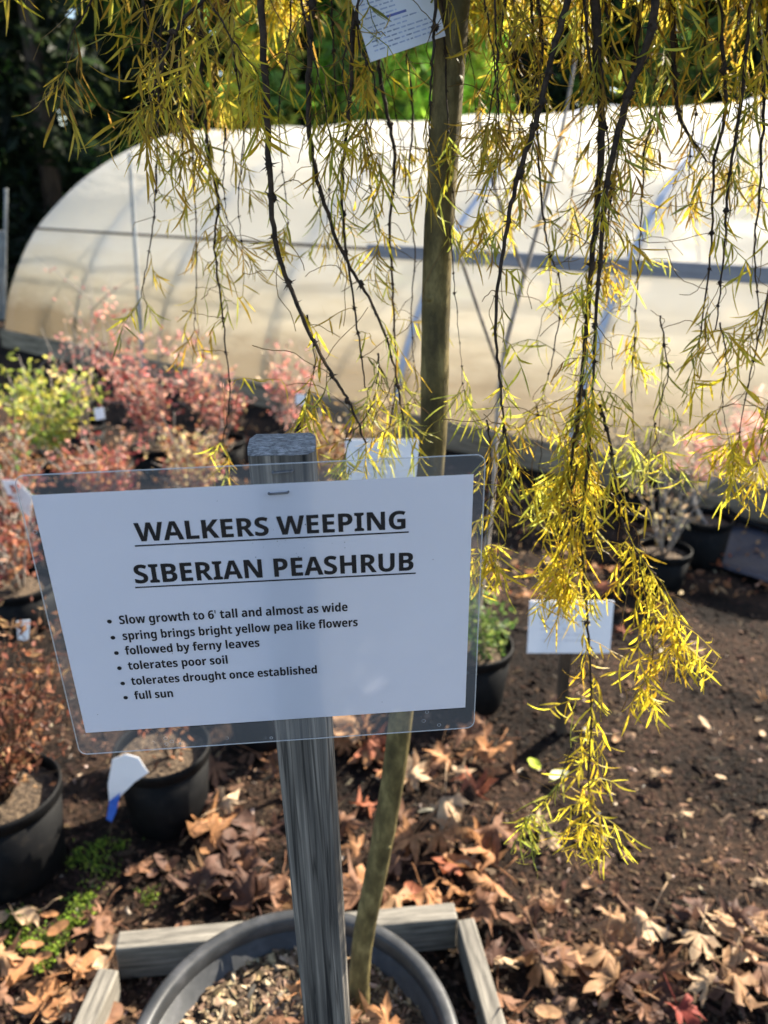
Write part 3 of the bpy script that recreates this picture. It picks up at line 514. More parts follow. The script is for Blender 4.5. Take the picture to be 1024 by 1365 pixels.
# stake: a roughly squared, worn length of timber
m = MB(); prof = [(-.0215, -.006), (-.019, -.0025), (-.006, -.0010), (.008, -.0010), (.0165, -.0024), (.0205, -.007), (.0218, -.020), (.0212, -.034), (.018, -.0405), (0, -.0420), (-.018, -.041), (-.0222, -.034), (-.0225, -.018)]
L0, L1, NR = .1135, -.965, 40
for i in range(NR+1):
    t = i/NR; y = L0+(L1-L0)*t; wsc = 1+.03*t
    for k, (x, z) in enumerate(prof):
        j = .0006*noise.noise(Vector((k*1.7, y*6, 3))) if z < -.003 else .0003*noise.noise(Vector((k*1.7, y*6, 3)))
        yy = y + (.0015*noise.noise(Vector((x*90, z*90, 1))) if i == 0 else 0)
        m.v.append((.0172+.003*t+x*wsc+j, yy, z+(j if z < -.003 else 0)))
np_ = len(prof)
for i in range(NR):
    for k in range(np_): m.face((i*np_+k, (i+1)*np_+k, (i+1)*np_+(k+1) % np_, i*np_+(k+1) % np_))
# grain runs along local Y here, so the mesh is stored with its length on Z and turned
m.v = [(v[0], -v[2], v[1]) for v in m.v]
st = m.build('stake', M_STAKE, sg); st.rotation_euler = (-math.pi/2, 0, 0)
for p in st.data.polygons: p.use_smooth = False
m = MB(); m.v = [Vector((.0172+x, -z, L0+.0015*noise.noise(Vector((x*90, z*90, 1)))+.0002)) for x, z in prof]
cx = sum((v for v in m.v), Vector())/np_; cx.z += .001
m.v.append(cx)
for k in range(np_): m.face((k, (k+1) % np_, np_))
m.build('end_grain', M_END, st)
for (x, y, a) in ((.0136, .0890, .03), (.0172, .1035, .05)):
    m = MB(); c, s_ = math.cos(a), math.sin(a); h = .0062
    q = lambda u, v: (x+c*u, y+s_*u, v)
    m.tube([q(-h, -.002), q(-h, .0013), q(-h+.0006, .0019), q(h-.0006, .0019), q(h, .0013), q(h, -.002)], .00075, 6)
    m.build('staple', M_STAPLE, sg)

# ------------------------------------------------------------------ other signs and tags
def small_sign(px, py, Y, wd, ht, gpx, gpy, lab, tilt=.1, yaw=0, mat=None):
    c = P(px, py, Y); b = G(gpx, gpy, 0)
    root = empty('small_sign', (b.x, b.y, 0)); tag(root, lab, 'sign', 'small white signs among the pots')
    M = Matrix.Rotation(yaw, 3, 'Z') @ Matrix.Rotation(-tilt, 3, 'X')
    o = MB(); o.box(c, (wd/2, .0015, ht/2), M); f = o.build('paper_sheet', M_CARD, root, loc=(b.x, b.y, 0))
    o = MB(); pts = [(b.x, b.y, -.05), (c.x*.5+b.x*.5, c.y*.5+b.y*.5+.02, c.z*.5), tuple(c+Vector((0, .02, ht*.45)))]
    o.tube(pts, [.017, .019, .019], 4); s = o.build('stake', M_TRUNK, root, loc=(b.x, b.y, 0))
    # rows of print, too small to read from here
    o = MB(); rg = random.Random(int(px))
    for k in range(6):
        zz = ht*(.3-.11*k); x0 = -wd*.36; x1 = x0+wd*rg.uniform(.35, .7); h_ = .0016 if k else .004
        q = [c+M @ Vector((x, -.0022, z)) for x, z in ((x0, zz-h_), (x1, zz-h_), (x1, zz+h_), (x0, zz+h_))]
        o.quad(*q, col=(.62, .62, .66))
    o.build('print_rows', M_CHIP, root, loc=(b.x, b.y, 0)); return root
small_sign(760, 836, 1.78, .215, .145, 748, 975, 'small white sign on a dark stake in the open soil, right of the big sign', .12)
small_sign(512, 622, 2.30, .235, .17, 520, 860, 'small white sign behind the tree trunk, seen just above the big sign', .1)

# card hanging from the tree
def tree_card():
    a, b, c, d = [P(*q) for q in ((462, -22, .80), (494, 83, .78), (594, 48, .83), (566, -60, .85))]
    root = empty('hanging_card', b); tag(root, 'white printed care card hanging from a twig left of the trunk top', 'plant tag')
    nn = (c-b).cross(a-b).normalized()*.0004
    m = MB(); m.quad(a+nn, b+nn, c+nn, d+nn); m.quad(d-nn, c-nn, b-nn, a-nn)
    for p, q in ((a, b), (b, c), (c, d), (d, a)): m.quad(p-nn, q-nn, q+nn, p+nn)
    m.build('card', M_CARD, root, loc=b)
    m = MB(); rg = random.Random(3); ex = (c-b); ey = (a-b); n2 = -nn.normalized()*.0007 if nn.y > 0 else nn.normalized()*.0007
    for k in range(15):
        v = .10+.058*k; u = .08; 
        if k in (6,): 
            m.quad(*[b+ex*x+ey*y+n2 for x, y in ((.34, v), (.60, v), (.60, v+.032), (.34, v+.032))], col=(.10, .12, .3)); continue
        while u < .86 - (.3 if k % 5 == 4 else 0):
            l_ = rg.uniform(.03, .10); m.quad(*[b+ex*x+ey*y+n2 for x, y in ((u, v), (u+l_, v), (u+l_, v+.018), (u, v+.018))], col=(.38, .42, .55)); u += l_+.02
    m.build('print_rows', M_CHIP, root, loc=b)
    m = MB(); m.tube(spline([d*.5+a*.5, (a+d)*.5+Vector((.0, .0, .05)), (a+d)*.5+Vector((.01, .005, .12))], 4), .0008, 5); m.build('tie', M_TWIG, root, loc=b)
tree_card()

# ------------------------------------------------------------------ the big pot, its soil, and the timber frame
PC = Vector((-.131, .772, 0)); PR, PRZ = .247, .332
bp = empty('big_pot', PC); tag(bp, 'big round black plastic pot holding the weeping tree at the bottom of the photo', 'pot')
m = MB(); m.lathe([(0, .012), (.18, .012), (.19, .018), (.228, PRZ-.035), (.230, PRZ-.03), (.222, PRZ-.03), (.184, .03), (0, .03)], 72); m.build('pot_body', M_BIGPOT, bp, smooth=True)
m = MB(); m.lathe([(.224, PRZ-.075), (.2235, PRZ-.004), (.228, PRZ), (.240, PRZ+.001), (.2465, PRZ-.004), (.247, PRZ-.028), (.243, PRZ-.034), (.232, PRZ-.036), (.231, PRZ-.075)], 96, closed=True); m.build('pot_rim', M_BIGPOT, bp, smooth=True)
m = MB(); NRr = 14
m.v.append(Vector((PC.x, PC.y, .265)))
for i in range(1, NRr+1):
    for k in range(64):
        r_ = .221*i/NRr; a = 2*math.pi*k/64; x, y = PC.x+r_*math.cos(a), PC.y+r_*math.sin(a)
        m.v.append(Vector((x, y, .262+.012*noise.noise(Vector((x*14, y*14, 2)))+.006*noise.noise(Vector((x*45, y*45, 2)))*(i < NRr))))
for k in range(64): m.face((0, 1+k, 1+(k+1) % 64))
for i in range(NRr-1):
    for k in range(64): m.face((1+i*64+k, 1+(i+1)*64+k, 1+(i+1)*64+(k+1) % 64, 1+i*64+(k+1) % 64))
M_MIX = surf('potting mix', (.02, .014, .009), (.15, .105, .065), 70, .95, .9, c3=(.065, .045, .029), bdist=.012)
tag(m.build('potting_soil', M_MIX, loc=PC+Vector((0, 0, .26)), smooth=True), 'light brown chippy soil filling the big black pot', 'soil', kind='stuff')
fr = empty('timber_frame', (-.17, .72, 0)); tag(fr, 'square frame of weathered boards on the ground around the big black pot', 'frame')
FO = Vector((-.17, .72, 0))
def plank(a, b, ztop, th, zbot=.02, name='board', roll=0):
    a = Vector(a); b = Vector(b); d = b-a; L = d.length; an = math.atan2(d.y, d.x)
    m = MB(); m.box((0, 0, 0), (L/2, th/2, (ztop-zbot)/2)); o = m.build(name, M_BOARD, fr)
    o.location = (a.x+b.x)/2-FO.x, (a.y+b.y)/2-FO.y, (ztop+zbot)/2; o.rotation_euler = (roll, 0, an); bevel(o, .004); return o
plank((-.535, 1.142, 0), (.150, 1.213, 0), .100, .042, .012)
plank((.170, 1.195, 0), (.275, .52, 0), .098, .036, .012, roll=.05)
plank((-.535, 1.085, 0), (-.600, .42, 0), .094, .040, .012, roll=-.06)
plank((-.555, .40, 0), (.27, .49, 0), .095, .040, .012)

# ------------------------------------------------------------------ nursery pots
def nursery_pot(loc, r, h, lab, soil_lab, handle=False):
    root = empty('nursery_pot', (loc[0], loc[1], 0)); tag(root, lab, 'pot', 'black nursery pots standing on the soil')
    m = MB(); m.lathe([(0, .004), (r*.80, .004), (r*.82, .01), (r*.955, h-.025), (r*.935, h-.025), (r*.79, .015), (0, .015)], 40); m.build('pot_body', M_POT, root, smooth=True)
    m = MB(); m.lathe([(r*.93, h-.03), (r*.935, h), (r*.955, h+.003), (r*.995, h+.001), (r, h-.006), (r*.99, h-.026), (r*.955, h-.03)], 40, closed=True); m.build('pot_rim', M_POT, root, smooth=True)
    m = MB(); m.v.append(Vector((0, 0, 0)))
    for i in range(1, 5):
        for k in range(20):
            a = k*math.pi/10; rr = r*.925*i/4; m.v.append(Vector((rr*math.cos(a), rr*math.sin(a), .008*noise.noise(Vector((loc[0]*9+rr*60*math.cos(a), rr*60*math.sin(a), loc[1]))))))
    for k in range(20): m.face((0, 1+k, 1+(k+1) % 20))
    for i in range(3):
        for k in range(20): m.face((1+i*20+k, 1+(i+1)*20+k, 1+(i+1)*20+(k+1) % 20, 1+i*20+(k+1) % 20))
    n_ = len(m.v); m.v = [v+Vector((loc[0], loc[1], h-.03)) for v in m.v]
    o = m.build('potting_soil', M_MIX, loc=(loc[0], loc[1], h-.03), smooth=True); tag(o, soil_lab, 'soil', kind='stuff')
    return root

def grow_stems(rng, base, n, h, spread, r0, kink=.12, fork=2):
    """list of (points, radii) for woody stems"""
    out = []
    for i in range(n):
        a = rng.uniform(0, 6.28); d = Vector((math.cos(a)*spread*rng.uniform(.3, 1), math.sin(a)*spread*rng.uniform(.3, 1), 1)).normalized()
        p = Vector(base)+Vector((math.cos(a), math.sin(a), 0))*r0*2; hh = h*rng.uniform(.6, 1.05); pts = [p.copy()]; k = 5
        for j in range(k):
            d = (d+rv(rng, kink)+Vector((0, 0, .05))).normalized(); p = p+d*(hh/k); pts.append(p.copy())
        out.append((pts, [r0*(1-.8*t/k) for t in range(k+1)]))
        for f in range(fork):
            s_ = rng.randint(1, 4); p = pts[s_].copy(); d2 = (d+rv(rng, .75)); d2.z = abs(d2.z); d2.normalize(); q = [p.copy()]
            for j in range(3): d2 = (d2+rv(rng, kink)).normalized(); p = p+d2*hh*.13; q.append(p.copy())
            out.append((q, [r0*.55, r0*.45, r0*.3, r0*.15]))
    return out
def leaf_quads(m, rng, c, size, col, asp=.5, n=1):
    for _ in range(n):
        d = rv(rng).normalized(); u = d.orthogonal().normalized(); v = d.cross(u); a = rng.uniform(0, 6.28)
        u, v = u*math.cos(a)+v*math.sin(a), v*math.cos(a)-u*math.sin(a)
        s_ = size*rng.uniform(.6, 1.3); k = d*s_*.18
        i0 = len(m.v); m.v += [c-u*s_, c+v*s_*asp+k, c+u*s_*1.05, c-v*s_*asp+k]
        m.face((i0, i0+1, i0+2), col); m.face((i0, i0+2, i0+3), col)
def shrub(name, lab, cat, base, n, h, spread, pal, lsize, lcount, group=None, stem=M_STEM, seed=1, r0=.005, lo=.25, asp=.5, scatter=.05, fork=3):
    rng = random.Random(seed); base = Vector(base)
    root = empty(name, base); tag(root, lab, cat, group)
    st = grow_stems(rng, base, n, h, spread, r0, .14, fork)
    m = MB()
    for pts, rd in st: m.tube(pts, rd, 5)
    m.build('stems', stem, root, smooth=True, loc=base)
    m = MB(); clump = {}
    for i in range(lcount):
        k = rng.randrange(len(st)); pts = st[k][0]; t = rng.uniform(lo, 1)**.8*(len(pts)-1) if k % (fork+1) == 0 else rng.uniform(0, 1)*(len(pts)-1)
        j = min(int(t), len(pts)-2); p = pts[j].lerp(pts[j+1], t-j)+rv(rng, scatter)
        c = pal[(k+rng.choice((0, 0, 1, 2))) % len(pal)]; leaf_quads(m, rng, p, lsize, jit(rng, c, .3), asp)
    tag(m.build('leaves', M_SHRUB, root, loc=base), kind='stuff'); return root
# ------------------------------------------------------------------ pots and shrubs
def gp(px, py, dy=0):                    # ground point under a pixel
    v = G(px, py, 0); return (v.x, v.y+dy, 0)
potA = (P(222, 1060, 1.58).x, 1.59); potB = (P(25, 1150, 1.42).x, 1.42); potC = (P(352, 1000, 1.86).x, 1.87)
potD = (P(628, 900, 2.09).x, 2.09); potE = (P(884, 750, 2.88).x, 2.88); potF = (P(938, 730, 3.05).x, 3.06)
nursery_pot(potA, .118, .215, 'black nursery pot with a white tag hung on its rim, behind the wooden stake', 'chippy soil in the black pot with the white tag')
nursery_pot(potB, .128, .235, 'black nursery pot of dry brown twigs at the left edge', 'soil in the pot of dry brown twigs')
nursery_pot(potC, .100, .19, 'black nursery pot in shade just left of the stake, behind the tagged pot', 'soil in the shaded pot left of the stake')
nursery_pot(potD, .125, .20, 'black nursery pot of a small green plant at the right edge of the sign', 'soil in the pot with the small green plant')
nursery_pot(potE, .105, .15, 'low black nursery pot of bare grey stems on the right', 'soil in the low pot of bare grey stems')
nursery_pot(potF, .105, .21, 'taller black nursery pot of the pink shrub, close behind the low pot', 'soil in the pot of the pink shrub')
PINK = [(0.575, 0.23, 0.184), (0.713, 0.38, 0.299), (0.483, 0.161, 0.127), (0.667, 0.437, 0.333)]
RED = [(0.359, 0.09, 0.072), (0.502, 0.179, 0.144), (0.287, 0.066, 0.06), (0.478, 0.239, 0.144), (0.622, 0.335, 0.263)]
YG = [(.52, .52, .09), (.40, .46, .08), (.62, .55, .10), (.30, .38, .08), (.66, .60, .22)]
BRN = [(.25, .10, .05), (.33, .16, .07), (.20, .08, .045), (.42, .24, .12)]
TAN = [(.50, .38, .20), (.42, .30, .14), (.56, .46, .22), (.36, .24, .12)]
GRN = [(.10, .17, .04), (.15, .22, .05), (.20, .26, .06), (.07, .12, .03)]
shrub('twiggy_plant', 'dry brown twiggy plant in the pot at the left edge', 'plant', (potB[0], potB[1], .2), 34, .40, .55, [(.16, .06, .035), (.24, .10, .05), (.12, .05, .03), (.32, .18, .09)], .011, 1500, seed=11, stem=M_TWIG, r0=.0028, lo=.1, scatter=.03)
shrub('twiggy_plant', 'few cut dry stems in the pot with the white tag', 'plant', (potA[0]+.02, potA[1], .18), 5, .14, .5, BRN, .009, 60, seed=12, stem=M_TWIG, r0=.0025)
shrub('leafy_plant', 'small green bushy plant in the pot beside the right edge of the sign', 'plant', (potD[0]+.03, potD[1], .17), 12, .20, .5, GRN, .012, 500, seed=13, r0=.002)
shrub('bare_shrub', 'bare grey stemmed shrub with a few straw leaves in the low pot', 'shrub', (potE[0], potE[1], .12), 8, .40, .7, TAN, .012, 150, seed=14, r0=.0036, fork=6, scatter=.03)
# the sapling whose grey stem climbs behind the hanging branches
sp_ = empty('bare_sapling', (potD[0], potD[1], .17)); tag(sp_, 'thin bare grey sapling stem rising behind the sign into the hanging branches', 'sapling')
m = MB(); m.tube(spline([(potD[0], potD[1], .17), P(652, 700, 2.1), P(668, 500, 2.12), P(690, 400, 2.12), P(722, 285, 2.15), P(748, 180, 2.15), P(770, 60, 2.15)], 5), [.0095-.0002*i for i in range(31)], 7); m.build('stem', M_STEM, sp_, smooth=True, loc=(potD[0], potD[1], .17))
for pts in (([P(668, 500, 2.12), P(640, 420, 2.0), P(610, 330, 1.95)]), ([P(700, 370, 2.12), P(655, 235, 2.05), P(638, 150, 2.0)])):
    m = MB(); m.tube(spline(pts, 4), .0045, 5); m.build('twig', M_STEM, sp_, smooth=True, loc=(potD[0], potD[1], .17))
# pink shrub with a leaning stem (right)
pr = empty('pink_shrub', (potF[0], potF[1], .17)); tag(pr, 'pale pink leaved shrub on a curved leaning stem at the right edge', 'shrub')
rng = random.Random(21)
m = MB(); main = spline([(potF[0], potF[1], .17), P(925, 662, 3.06), P(965, 632, 3.05), P(1015, 612, 3.02), P(1060, 590, 3.0)], 5)
m.tube(main, [.010-.0003*i for i in range(len(main))], 6)
tw = []
for k in range(22):
    p = main[rng.randint(7, len(main)-1)]; q = [p]; d = Vector((rng.uniform(-.8, .5), rng.uniform(-.5, .5), rng.uniform(.3, 1))).normalized()
    for j in range(4): d = (d+rv(rng, .3)).normalized(); q.append(q[-1]+d*.06)
    tw.append(q); m.tube(q, [.003, .0025, .002, .0015, .001], 4)
m.build('stems', M_STEM, pr, smooth=True, loc=(potF[0], potF[1], .17))
m = MB()
for k in range(1100):
    q = rng.choice(tw); p = rng.choice(q[1:])+rv(rng, .035); leaf_quads(m, rng, p, .011, jit(rng, rng.choice(PINK+[(.72, .50, .40)]), .25), .55)
tag(m.build('leaves', M_SHRUB, pr, loc=(potF[0], potF[1], .17)), kind='stuff')
# shrubs along the greenhouse on the left: (name, label, pixel x, base y, n stems, height, spread, palette, leaf, count, pot radius)
ROW = [
 ('yellow_shrub', 'bright yellow green leafy shrub at the left edge below the greenhouse', 'the bright yellow green shrub', 64, 660, 13, .48, .62, YG, .022, 850, .14),
 ('red_shrub', 'tall red leaved shrub right of the yellow green shrub', 'the tall red shrub', 205, 640, 11, .66, .50, RED+PINK[1:2], .020, 640, .14),
 ('red_shrub', 'red shrub with pale stems between the tall red shrub and the stake top', 'the red shrub with pale stems', 295, 632, 10, .56, .55, RED+PINK[1:2]+TAN[:1], .019, 520, .13),
 ('red_shrub', 'small pinkish red shrub directly behind the top of the stake', 'the pinkish shrub behind the stake', 385, 628, 7, .60, .30, PINK, .018, 300, .12),
 ('red_shrub', 'thin pink shoot reaching up against the greenhouse near its left end', 'the thin pink shoot', 110, 610, 4, .90, .22, PINK, .015, 170, .12),
 ('red_shrub', 'low dark red shrub behind the top left corner of the sign', 'the low dark red shrub', 140, 735, 14, .36, .7, RED+BRN, .017, 900, .13),
 ('brown_shrub', 'brownish dry shrub between the low red shrub and the stake', 'the brownish dry shrub', 255, 720, 14, .34, .7, BRN+TAN+RED[:1], .015, 900, .13),
 ('brown_shrub', 'rusty dry shrub just behind the stake top at its right', 'the rusty dry shrub', 430, 690, 12, .34, .6, BRN+TAN, .014, 900, .12),
 ('tan_shrub', 'straw coloured dry shrub behind the right part of the sign', 'the straw coloured shrub', 500, 650, 8, .34, .5, TAN, .013, 500, .12),
 ('tan_shrub', 'dry straw leaved shrub right of the trunk, in front of the greenhouse foot', 'the dry straw shrub right of the trunk', 850, 700, 10, .36, .6, TAN, .012, 420, .12),
 ('red_shrub', 'dull red shrub in shadow at the left edge beside the sign', 'the dull red shrub beside the sign', 20, 850, 12, .46, .5, [(.30, .10, .06), (.22, .06, .05), (.38, .17, .08)], .018, 500, .13),
 ('brown_shrub', 'dark brownish shrub at the left edge below the yellow green shrub', 'the dark shrub at the left edge', 20, 745, 14, .36, .6, BRN+GRN[:1], .015, 900, .13),
]
for i, (nm, lab, short, px, py, n, h, sp, pal, ls, cnt, prd) in enumerate(ROW):
    b = gp(px, py, .1)
    nursery_pot(b, prd, .17, 'black nursery pot under ' + short, 'soil in the pot under ' + short)
    shrub(nm, lab, 'shrub', (b[0], b[1], .15), n, h, sp, pal, ls, cnt, 'potted shrubs along the greenhouse', seed=40+i, r0=.006, scatter=.05, fork=5)
# tags in the pots
def pot_tag(pts, Y, lab, nm='pot_tag', col=None, base=None):
    q = [P(x, y, Y) for x, y in pts]; n_ = len(q); nn = (q[1]-q[0]).cross(q[2]-q[0]).normalized()*.0006
    m = MB(); m.v = [v+nn for v in q]+[v-nn for v in q]; m.face(tuple(range(n_))); m.face(tuple(reversed(range(n_, 2*n_))))
    for k in range(n_): m.face((k, k+n_, (k+1) % n_+n_, (k+1) % n_))
    o = m.build(nm, col or M_CARD, loc=q[0]); tag(o, lab, 'plant tag', 'white plant tags on pots and shrubs'); return o
M_BLUE = surf('blue print', (.03, .10, .45), (.05, .16, .60), 20, .5, 0)
t = pot_tag([(150, 1012), (168, 1005), (185, 1010), (198, 1030), (180, 1042), (160, 1062), (146, 1072), (144, 1045)], 1.46, 'white rounded plant tag with a blue end on a pot rim left of the stake')
m = MB(); q = [P(x, y, 1.457) for x, y in ((146, 1068), (160, 1058), (155, 1082), (149, 1096), (142, 1092))]; m.v = q+[v+Vector((0, .003, 0)) for v in q]; m.face(tuple(range(5))); m.face(tuple(range(9, 4, -1)))
for k in range(5): m.face((k, k+5, (k+1) % 5+5, (k+1) % 5))
m.build('blue_strip', M_BLUE, t, loc=t.location)
pot_tag([(2, 640), (22, 640), (44, 662), (40, 690), (14, 668)], 2.6, 'white folded tag behind the top left corner of the sign')
pot_tag([(125, 545), (138, 543), (140, 558), (128, 560)], 3.3, 'tiny white tag among the yellow green shrub leaves')
pot_tag([(395, 525), (408, 527), (406, 541), (394, 538)], 3.7, 'tiny white tag on the pinkish shrub above the stake')
pot_tag([(22, 828), (40, 826), (38, 855), (24, 852)], 2.0, 'small bluish tag low in the shadow left of the sign')

# weed cloth and edging at the greenhouse foot
m = MB(); A = [P(905, 735, 3.12), P(1060, 790, 2.75), P(1140, 740, 3.05), P(985, 700, 3.42)]
for i in range(13):
    for j in range(9):
        s_, t = i/12, j/8; p = (A[0]*(1-s_)+A[1]*s_)*(1-t)+(A[3]*(1-s_)+A[2]*s_)*t; p.z = .02+.012*noise.noise(Vector((p.x*9, p.y*9, 0))); m.v.append(p)
for i in range(12):
    for j in range(8): m.face((i*9+j, (i+1)*9+j, (i+1)*9+j+1, i*9+j+1))
o = m.build('weed_cloth', M_CLOTH, smooth=True); o.modifiers.new('t', 'SOLIDIFY').thickness = .002
tag(o, 'dark blue black weed cloth on the ground beside the greenhouse foot', 'ground cloth')
m = MB(); m.tube(spline([P(945, 688, 3.42), P(962, 676, 3.46), P(985, 690, 3.40), P(1024, 706, 3.34), P(1090, 722, 3.2)], 6), .016, 8)
o = m.build('hose', M_POT, smooth=True); tag(o, 'black plastic hose lying along the greenhouse foot at the right edge', 'hose')

# ------------------------------------------------------------------ trees behind
def conifer(x, y, h, r, lab, pal, seed, n=5200, bot=.03, sz=.16, droop=.35, group='trees behind the greenhouse', col=1.0, name='conifer_tree', shape=.9, hole=.0):
    rng = random.Random(seed); root = empty(name, (x, y, 0)); tag(root, lab, 'tree', group)
    m = MB(); m.tube([(x, y, -.05), (x+.05, y, h*.4), (x, y, h*.97)], [.035*h*.55, .02*h*.6, .01], 9); m.build('trunk', M_TRUNK, root, smooth=True, loc=(x, y, 0))
    m = MB(); nb = 90
    br = []
    for k in range(nb):
        t = bot+(1-bot)*((k+rng.random())/nb)
        a = rng.uniform(0, 6.28); L = r*(1-t)**shape*rng.uniform(.6, 1.15)+.08
        br.append((t*h, a, L))
    per = n//nb
    for z, a, L in br:
        c = rng.choice(pal); pc = int(per*(.35+1.3*L/r))
        for i in range(pc):
            u = rng.random()**.65; w_ = L*.42*(1-u*.6)
            p = Vector((x, y, z))+Vector((math.cos(a), math.sin(a), 0))*(L*u)+Vector((-math.sin(a), math.cos(a), 0))*rng.uniform(-w_, w_)
            p.z += -droop*L*u*u+rng.gauss(0, .09)
            leaf_quads(m, rng, p, sz*rng.uniform(.5, 1.1), jit(rng, c, .35), .38)
    m.build('crown', M_FOL, root, loc=(x, y, 0)); return root
DK = [(.018, .030, .012), (.026, .040, .014), (.014, .022, .011)]
MD = [(0.16, 0.281, 0.056), (0.206, 0.338, 0.066), (0.112, 0.188, 0.048), (0.356, 0.375, 0.066)]
LG = [(0.338, 0.546, 0.065), (0.429, 0.65, 0.078), (0.26, 0.468, 0.058), (0.546, 0.676, 0.091)]
YL = [(0.8, 0.702, 0.079), (0.632, 0.632, 0.079), (0.316, 0.421, 0.07), (0.8, 0.8, 0.124)]
for i, (x, y, h, r, lab, pal, n) in enumerate([
    (-6.9, 12.2, 9.5, 2.1, 'very dark conifer at the left edge behind the pale posts', DK, 5200),
    (-4.9, 12.6, 9.0, 1.9, 'dark conifer above the rounded left end of the greenhouse', DK, 5200),
    (-3.2, 13.6, 5.6, 1.7, 'dark green conifer second from the left end of the greenhouse', DK+MD[:1], 5200),
    (-1.7, 12.8, 4.5, 1.5, 'yellowing leafy tree behind the golden hanging branches left of the trunk', YL+MD, 4600),
    (-.4, 13.4, 4.7, 1.5, 'mid green conifer just left of the hanging card', MD+LG[:1], 4600),
    (1.35, 12.0, 3.9, .95, 'bright lime green arborvitae right of the trunk top', LG, 4200),
    (.35, 12.4, 4.6, 1.0, 'bright green arborvitae between the hanging card and the trunk', LG+MD[:1], 4200),
    (3.2, 16.5, 6.6, 1.7, 'dark conifer right of the bright arborvitae', DK+MD[:1], 4600),
    (5.4, 16.5, 6.4, 2.0, 'mid green conifer behind the dense golden branches on the right', MD, 4600),
    (7.8, 17.0, 6.8, 2.1, 'dark conifer at the right edge of the background', DK+MD, 4600)]):
    conifer(x, y, h, r, lab, pal, 70+i, n)
# the wood beyond, one mass
rng = random.Random(8); m = MB()
for k in range(9000):
    a = rng.uniform(-1.05, 1.05); d = rng.uniform(18, 24); p = Vector((d*math.sin(a), d*math.cos(a), rng.uniform(0, 11)*rng.uniform(.6, 1)))
    leaf_quads(m, rng, p, .55, jit(rng, rng.choice(DK+MD[:2]), .35), .6)
tag(m.build('far_woods', M_FOL), 'dark far wood closing the view behind the trees', 'woods', kind='stuff')
# ------------------------------------------------------------------ the weeping tree
rng = random.Random(77)
TB = Vector((-.040, .885, .255))
tree = empty('weeping_tree', TB); tag(tree, 'weeping yellow leaved tree in the big pot, thin branches hanging before the greenhouse', 'tree')
tp = spline([P(477, 1352, .885), P(483, 1260, .880), P(506, 1140, .872), P(525, 1030, .868), P(541, 900, .866), P(562, 740, .866), P(577, 590, .868), P(580, 480, .870), P(583, 350, .872), P(592, 200, .870), P(604, 20, .866), P(612, -90, .862), P(620, -190, .858)], 6)
tp = [tp[0]+Vector((0, 0, -.06))]+tp
m = MB(); n_ = len(tp)
rad = [.0165+.0008*noise.noise(Vector((i*.7, 3, 1)))+(.0022 if i < 4 else 0)-.0016*i/n_ for i in range(n_)]
m.tube(tp, rad, 18); o = m.build('trunk', M_BARK, tree, smooth=True, loc=TB)
m = MB()
for k in (14, 31, 47, 58, 66):           # small knots and scars
    p = tp[k]; a = rng.uniform(3.6, 5.8); d = Vector((math.cos(a), math.sin(a), 0)); m.tube([p+d*.011, p+d*.0172], [.006, .0035], 8)
m.build('knot', M_BARK, tree, smooth=True, loc=TB)
TOP = tp[-1]
GOLD = [(0.561, 0.403, 0.043), (0.5, 0.329, 0.037), (0.634, 0.464, 0.049), (0.342, 0.207, 0.037), (0.488, 0.403, 0.049), (0.415, 0.293, 0.049)]
YEL = [(0.648, 0.497, 0.032), (0.583, 0.454, 0.032), (0.67, 0.551, 0.054), (0.497, 0.432, 0.043), (0.54, 0.367, 0.027)]
LIME = [(0.426, 0.414, 0.062), (0.504, 0.47, 0.056), (0.358, 0.381, 0.067), (0.56, 0.482, 0.045), (0.269, 0.269, 0.056)]
MIX = LIME+GOLD[:2]+YEL[:2]
def leaflet(m, rng, p, d, L, W, col, curl):
    d = d.normalized(); s_ = d.cross(rv(rng)).normalized(); nrm = d.cross(s_)
    pts = []; q = p.copy(); dd = d.copy()
    N = 4; ws = (.25, .85, 1.0, .65, .0)
    prev = None
    for k in range(N+1):
        wv = s_*(W*ws[k]*.5+.0002); fold = nrm*(W*.12*ws[k])
        cur = (len(m.v), len(m.v)+1); m.v += [q-wv+fold, q+wv+fold]
        if prev: m.face((prev[0], prev[1], cur[1], cur[0]), col)
        prev = cur
        dd = (dd+nrm*curl+s_*curl*.4).normalized(); q = q+dd*(L/N)
def compound(m, rng, p, d, pal, L=.045, big=1.0, bare=False):
    """a ferny leaf: a hair-thin stalk with paired narrow leaflets"""
    c0 = rng.choice(pal); dd = d.normalized(); q = p.copy(); pts = [q.copy()]; n = rng.randint(4, 6)
    if bare: n = 8; bend_ = rv(rng, .5)
    for k in range(n):
        if bare: dd = (dd+bend_*.5).normalized()
        dd = (dd+rv(rng, .34)+Vector((0, 0, -.14))).normalized(); q = q+dd*(L/n); pts.append(q.copy())
    sc = (.20, .13, .045) if bare else tuple(x*.75 for x in c0)
    m.tube(pts, .00042, 3, sc, cap=False)
    if bare: return
    for k in range(1, n+1):
        for sd in (-1, 1):
            if rng.random() < .28: continue
            side = dd.cross(Vector((.3, 1, .2))).normalized()*sd
            e = (dd*rng.uniform(.1, 1.0)+side*rng.uniform(.2, 1.1)+rv(rng, .6)+Vector((0, 0, -1.0))).normalized()
            leaflet(m, rng, pts[k], e, rng.triangular(.011, .042, .020)*big, rng.uniform(.0010, .0024)*big, jit(rng, c0 if rng.random() < .75 else rng.choice(pal), .18), rng.gauss(0, .24))
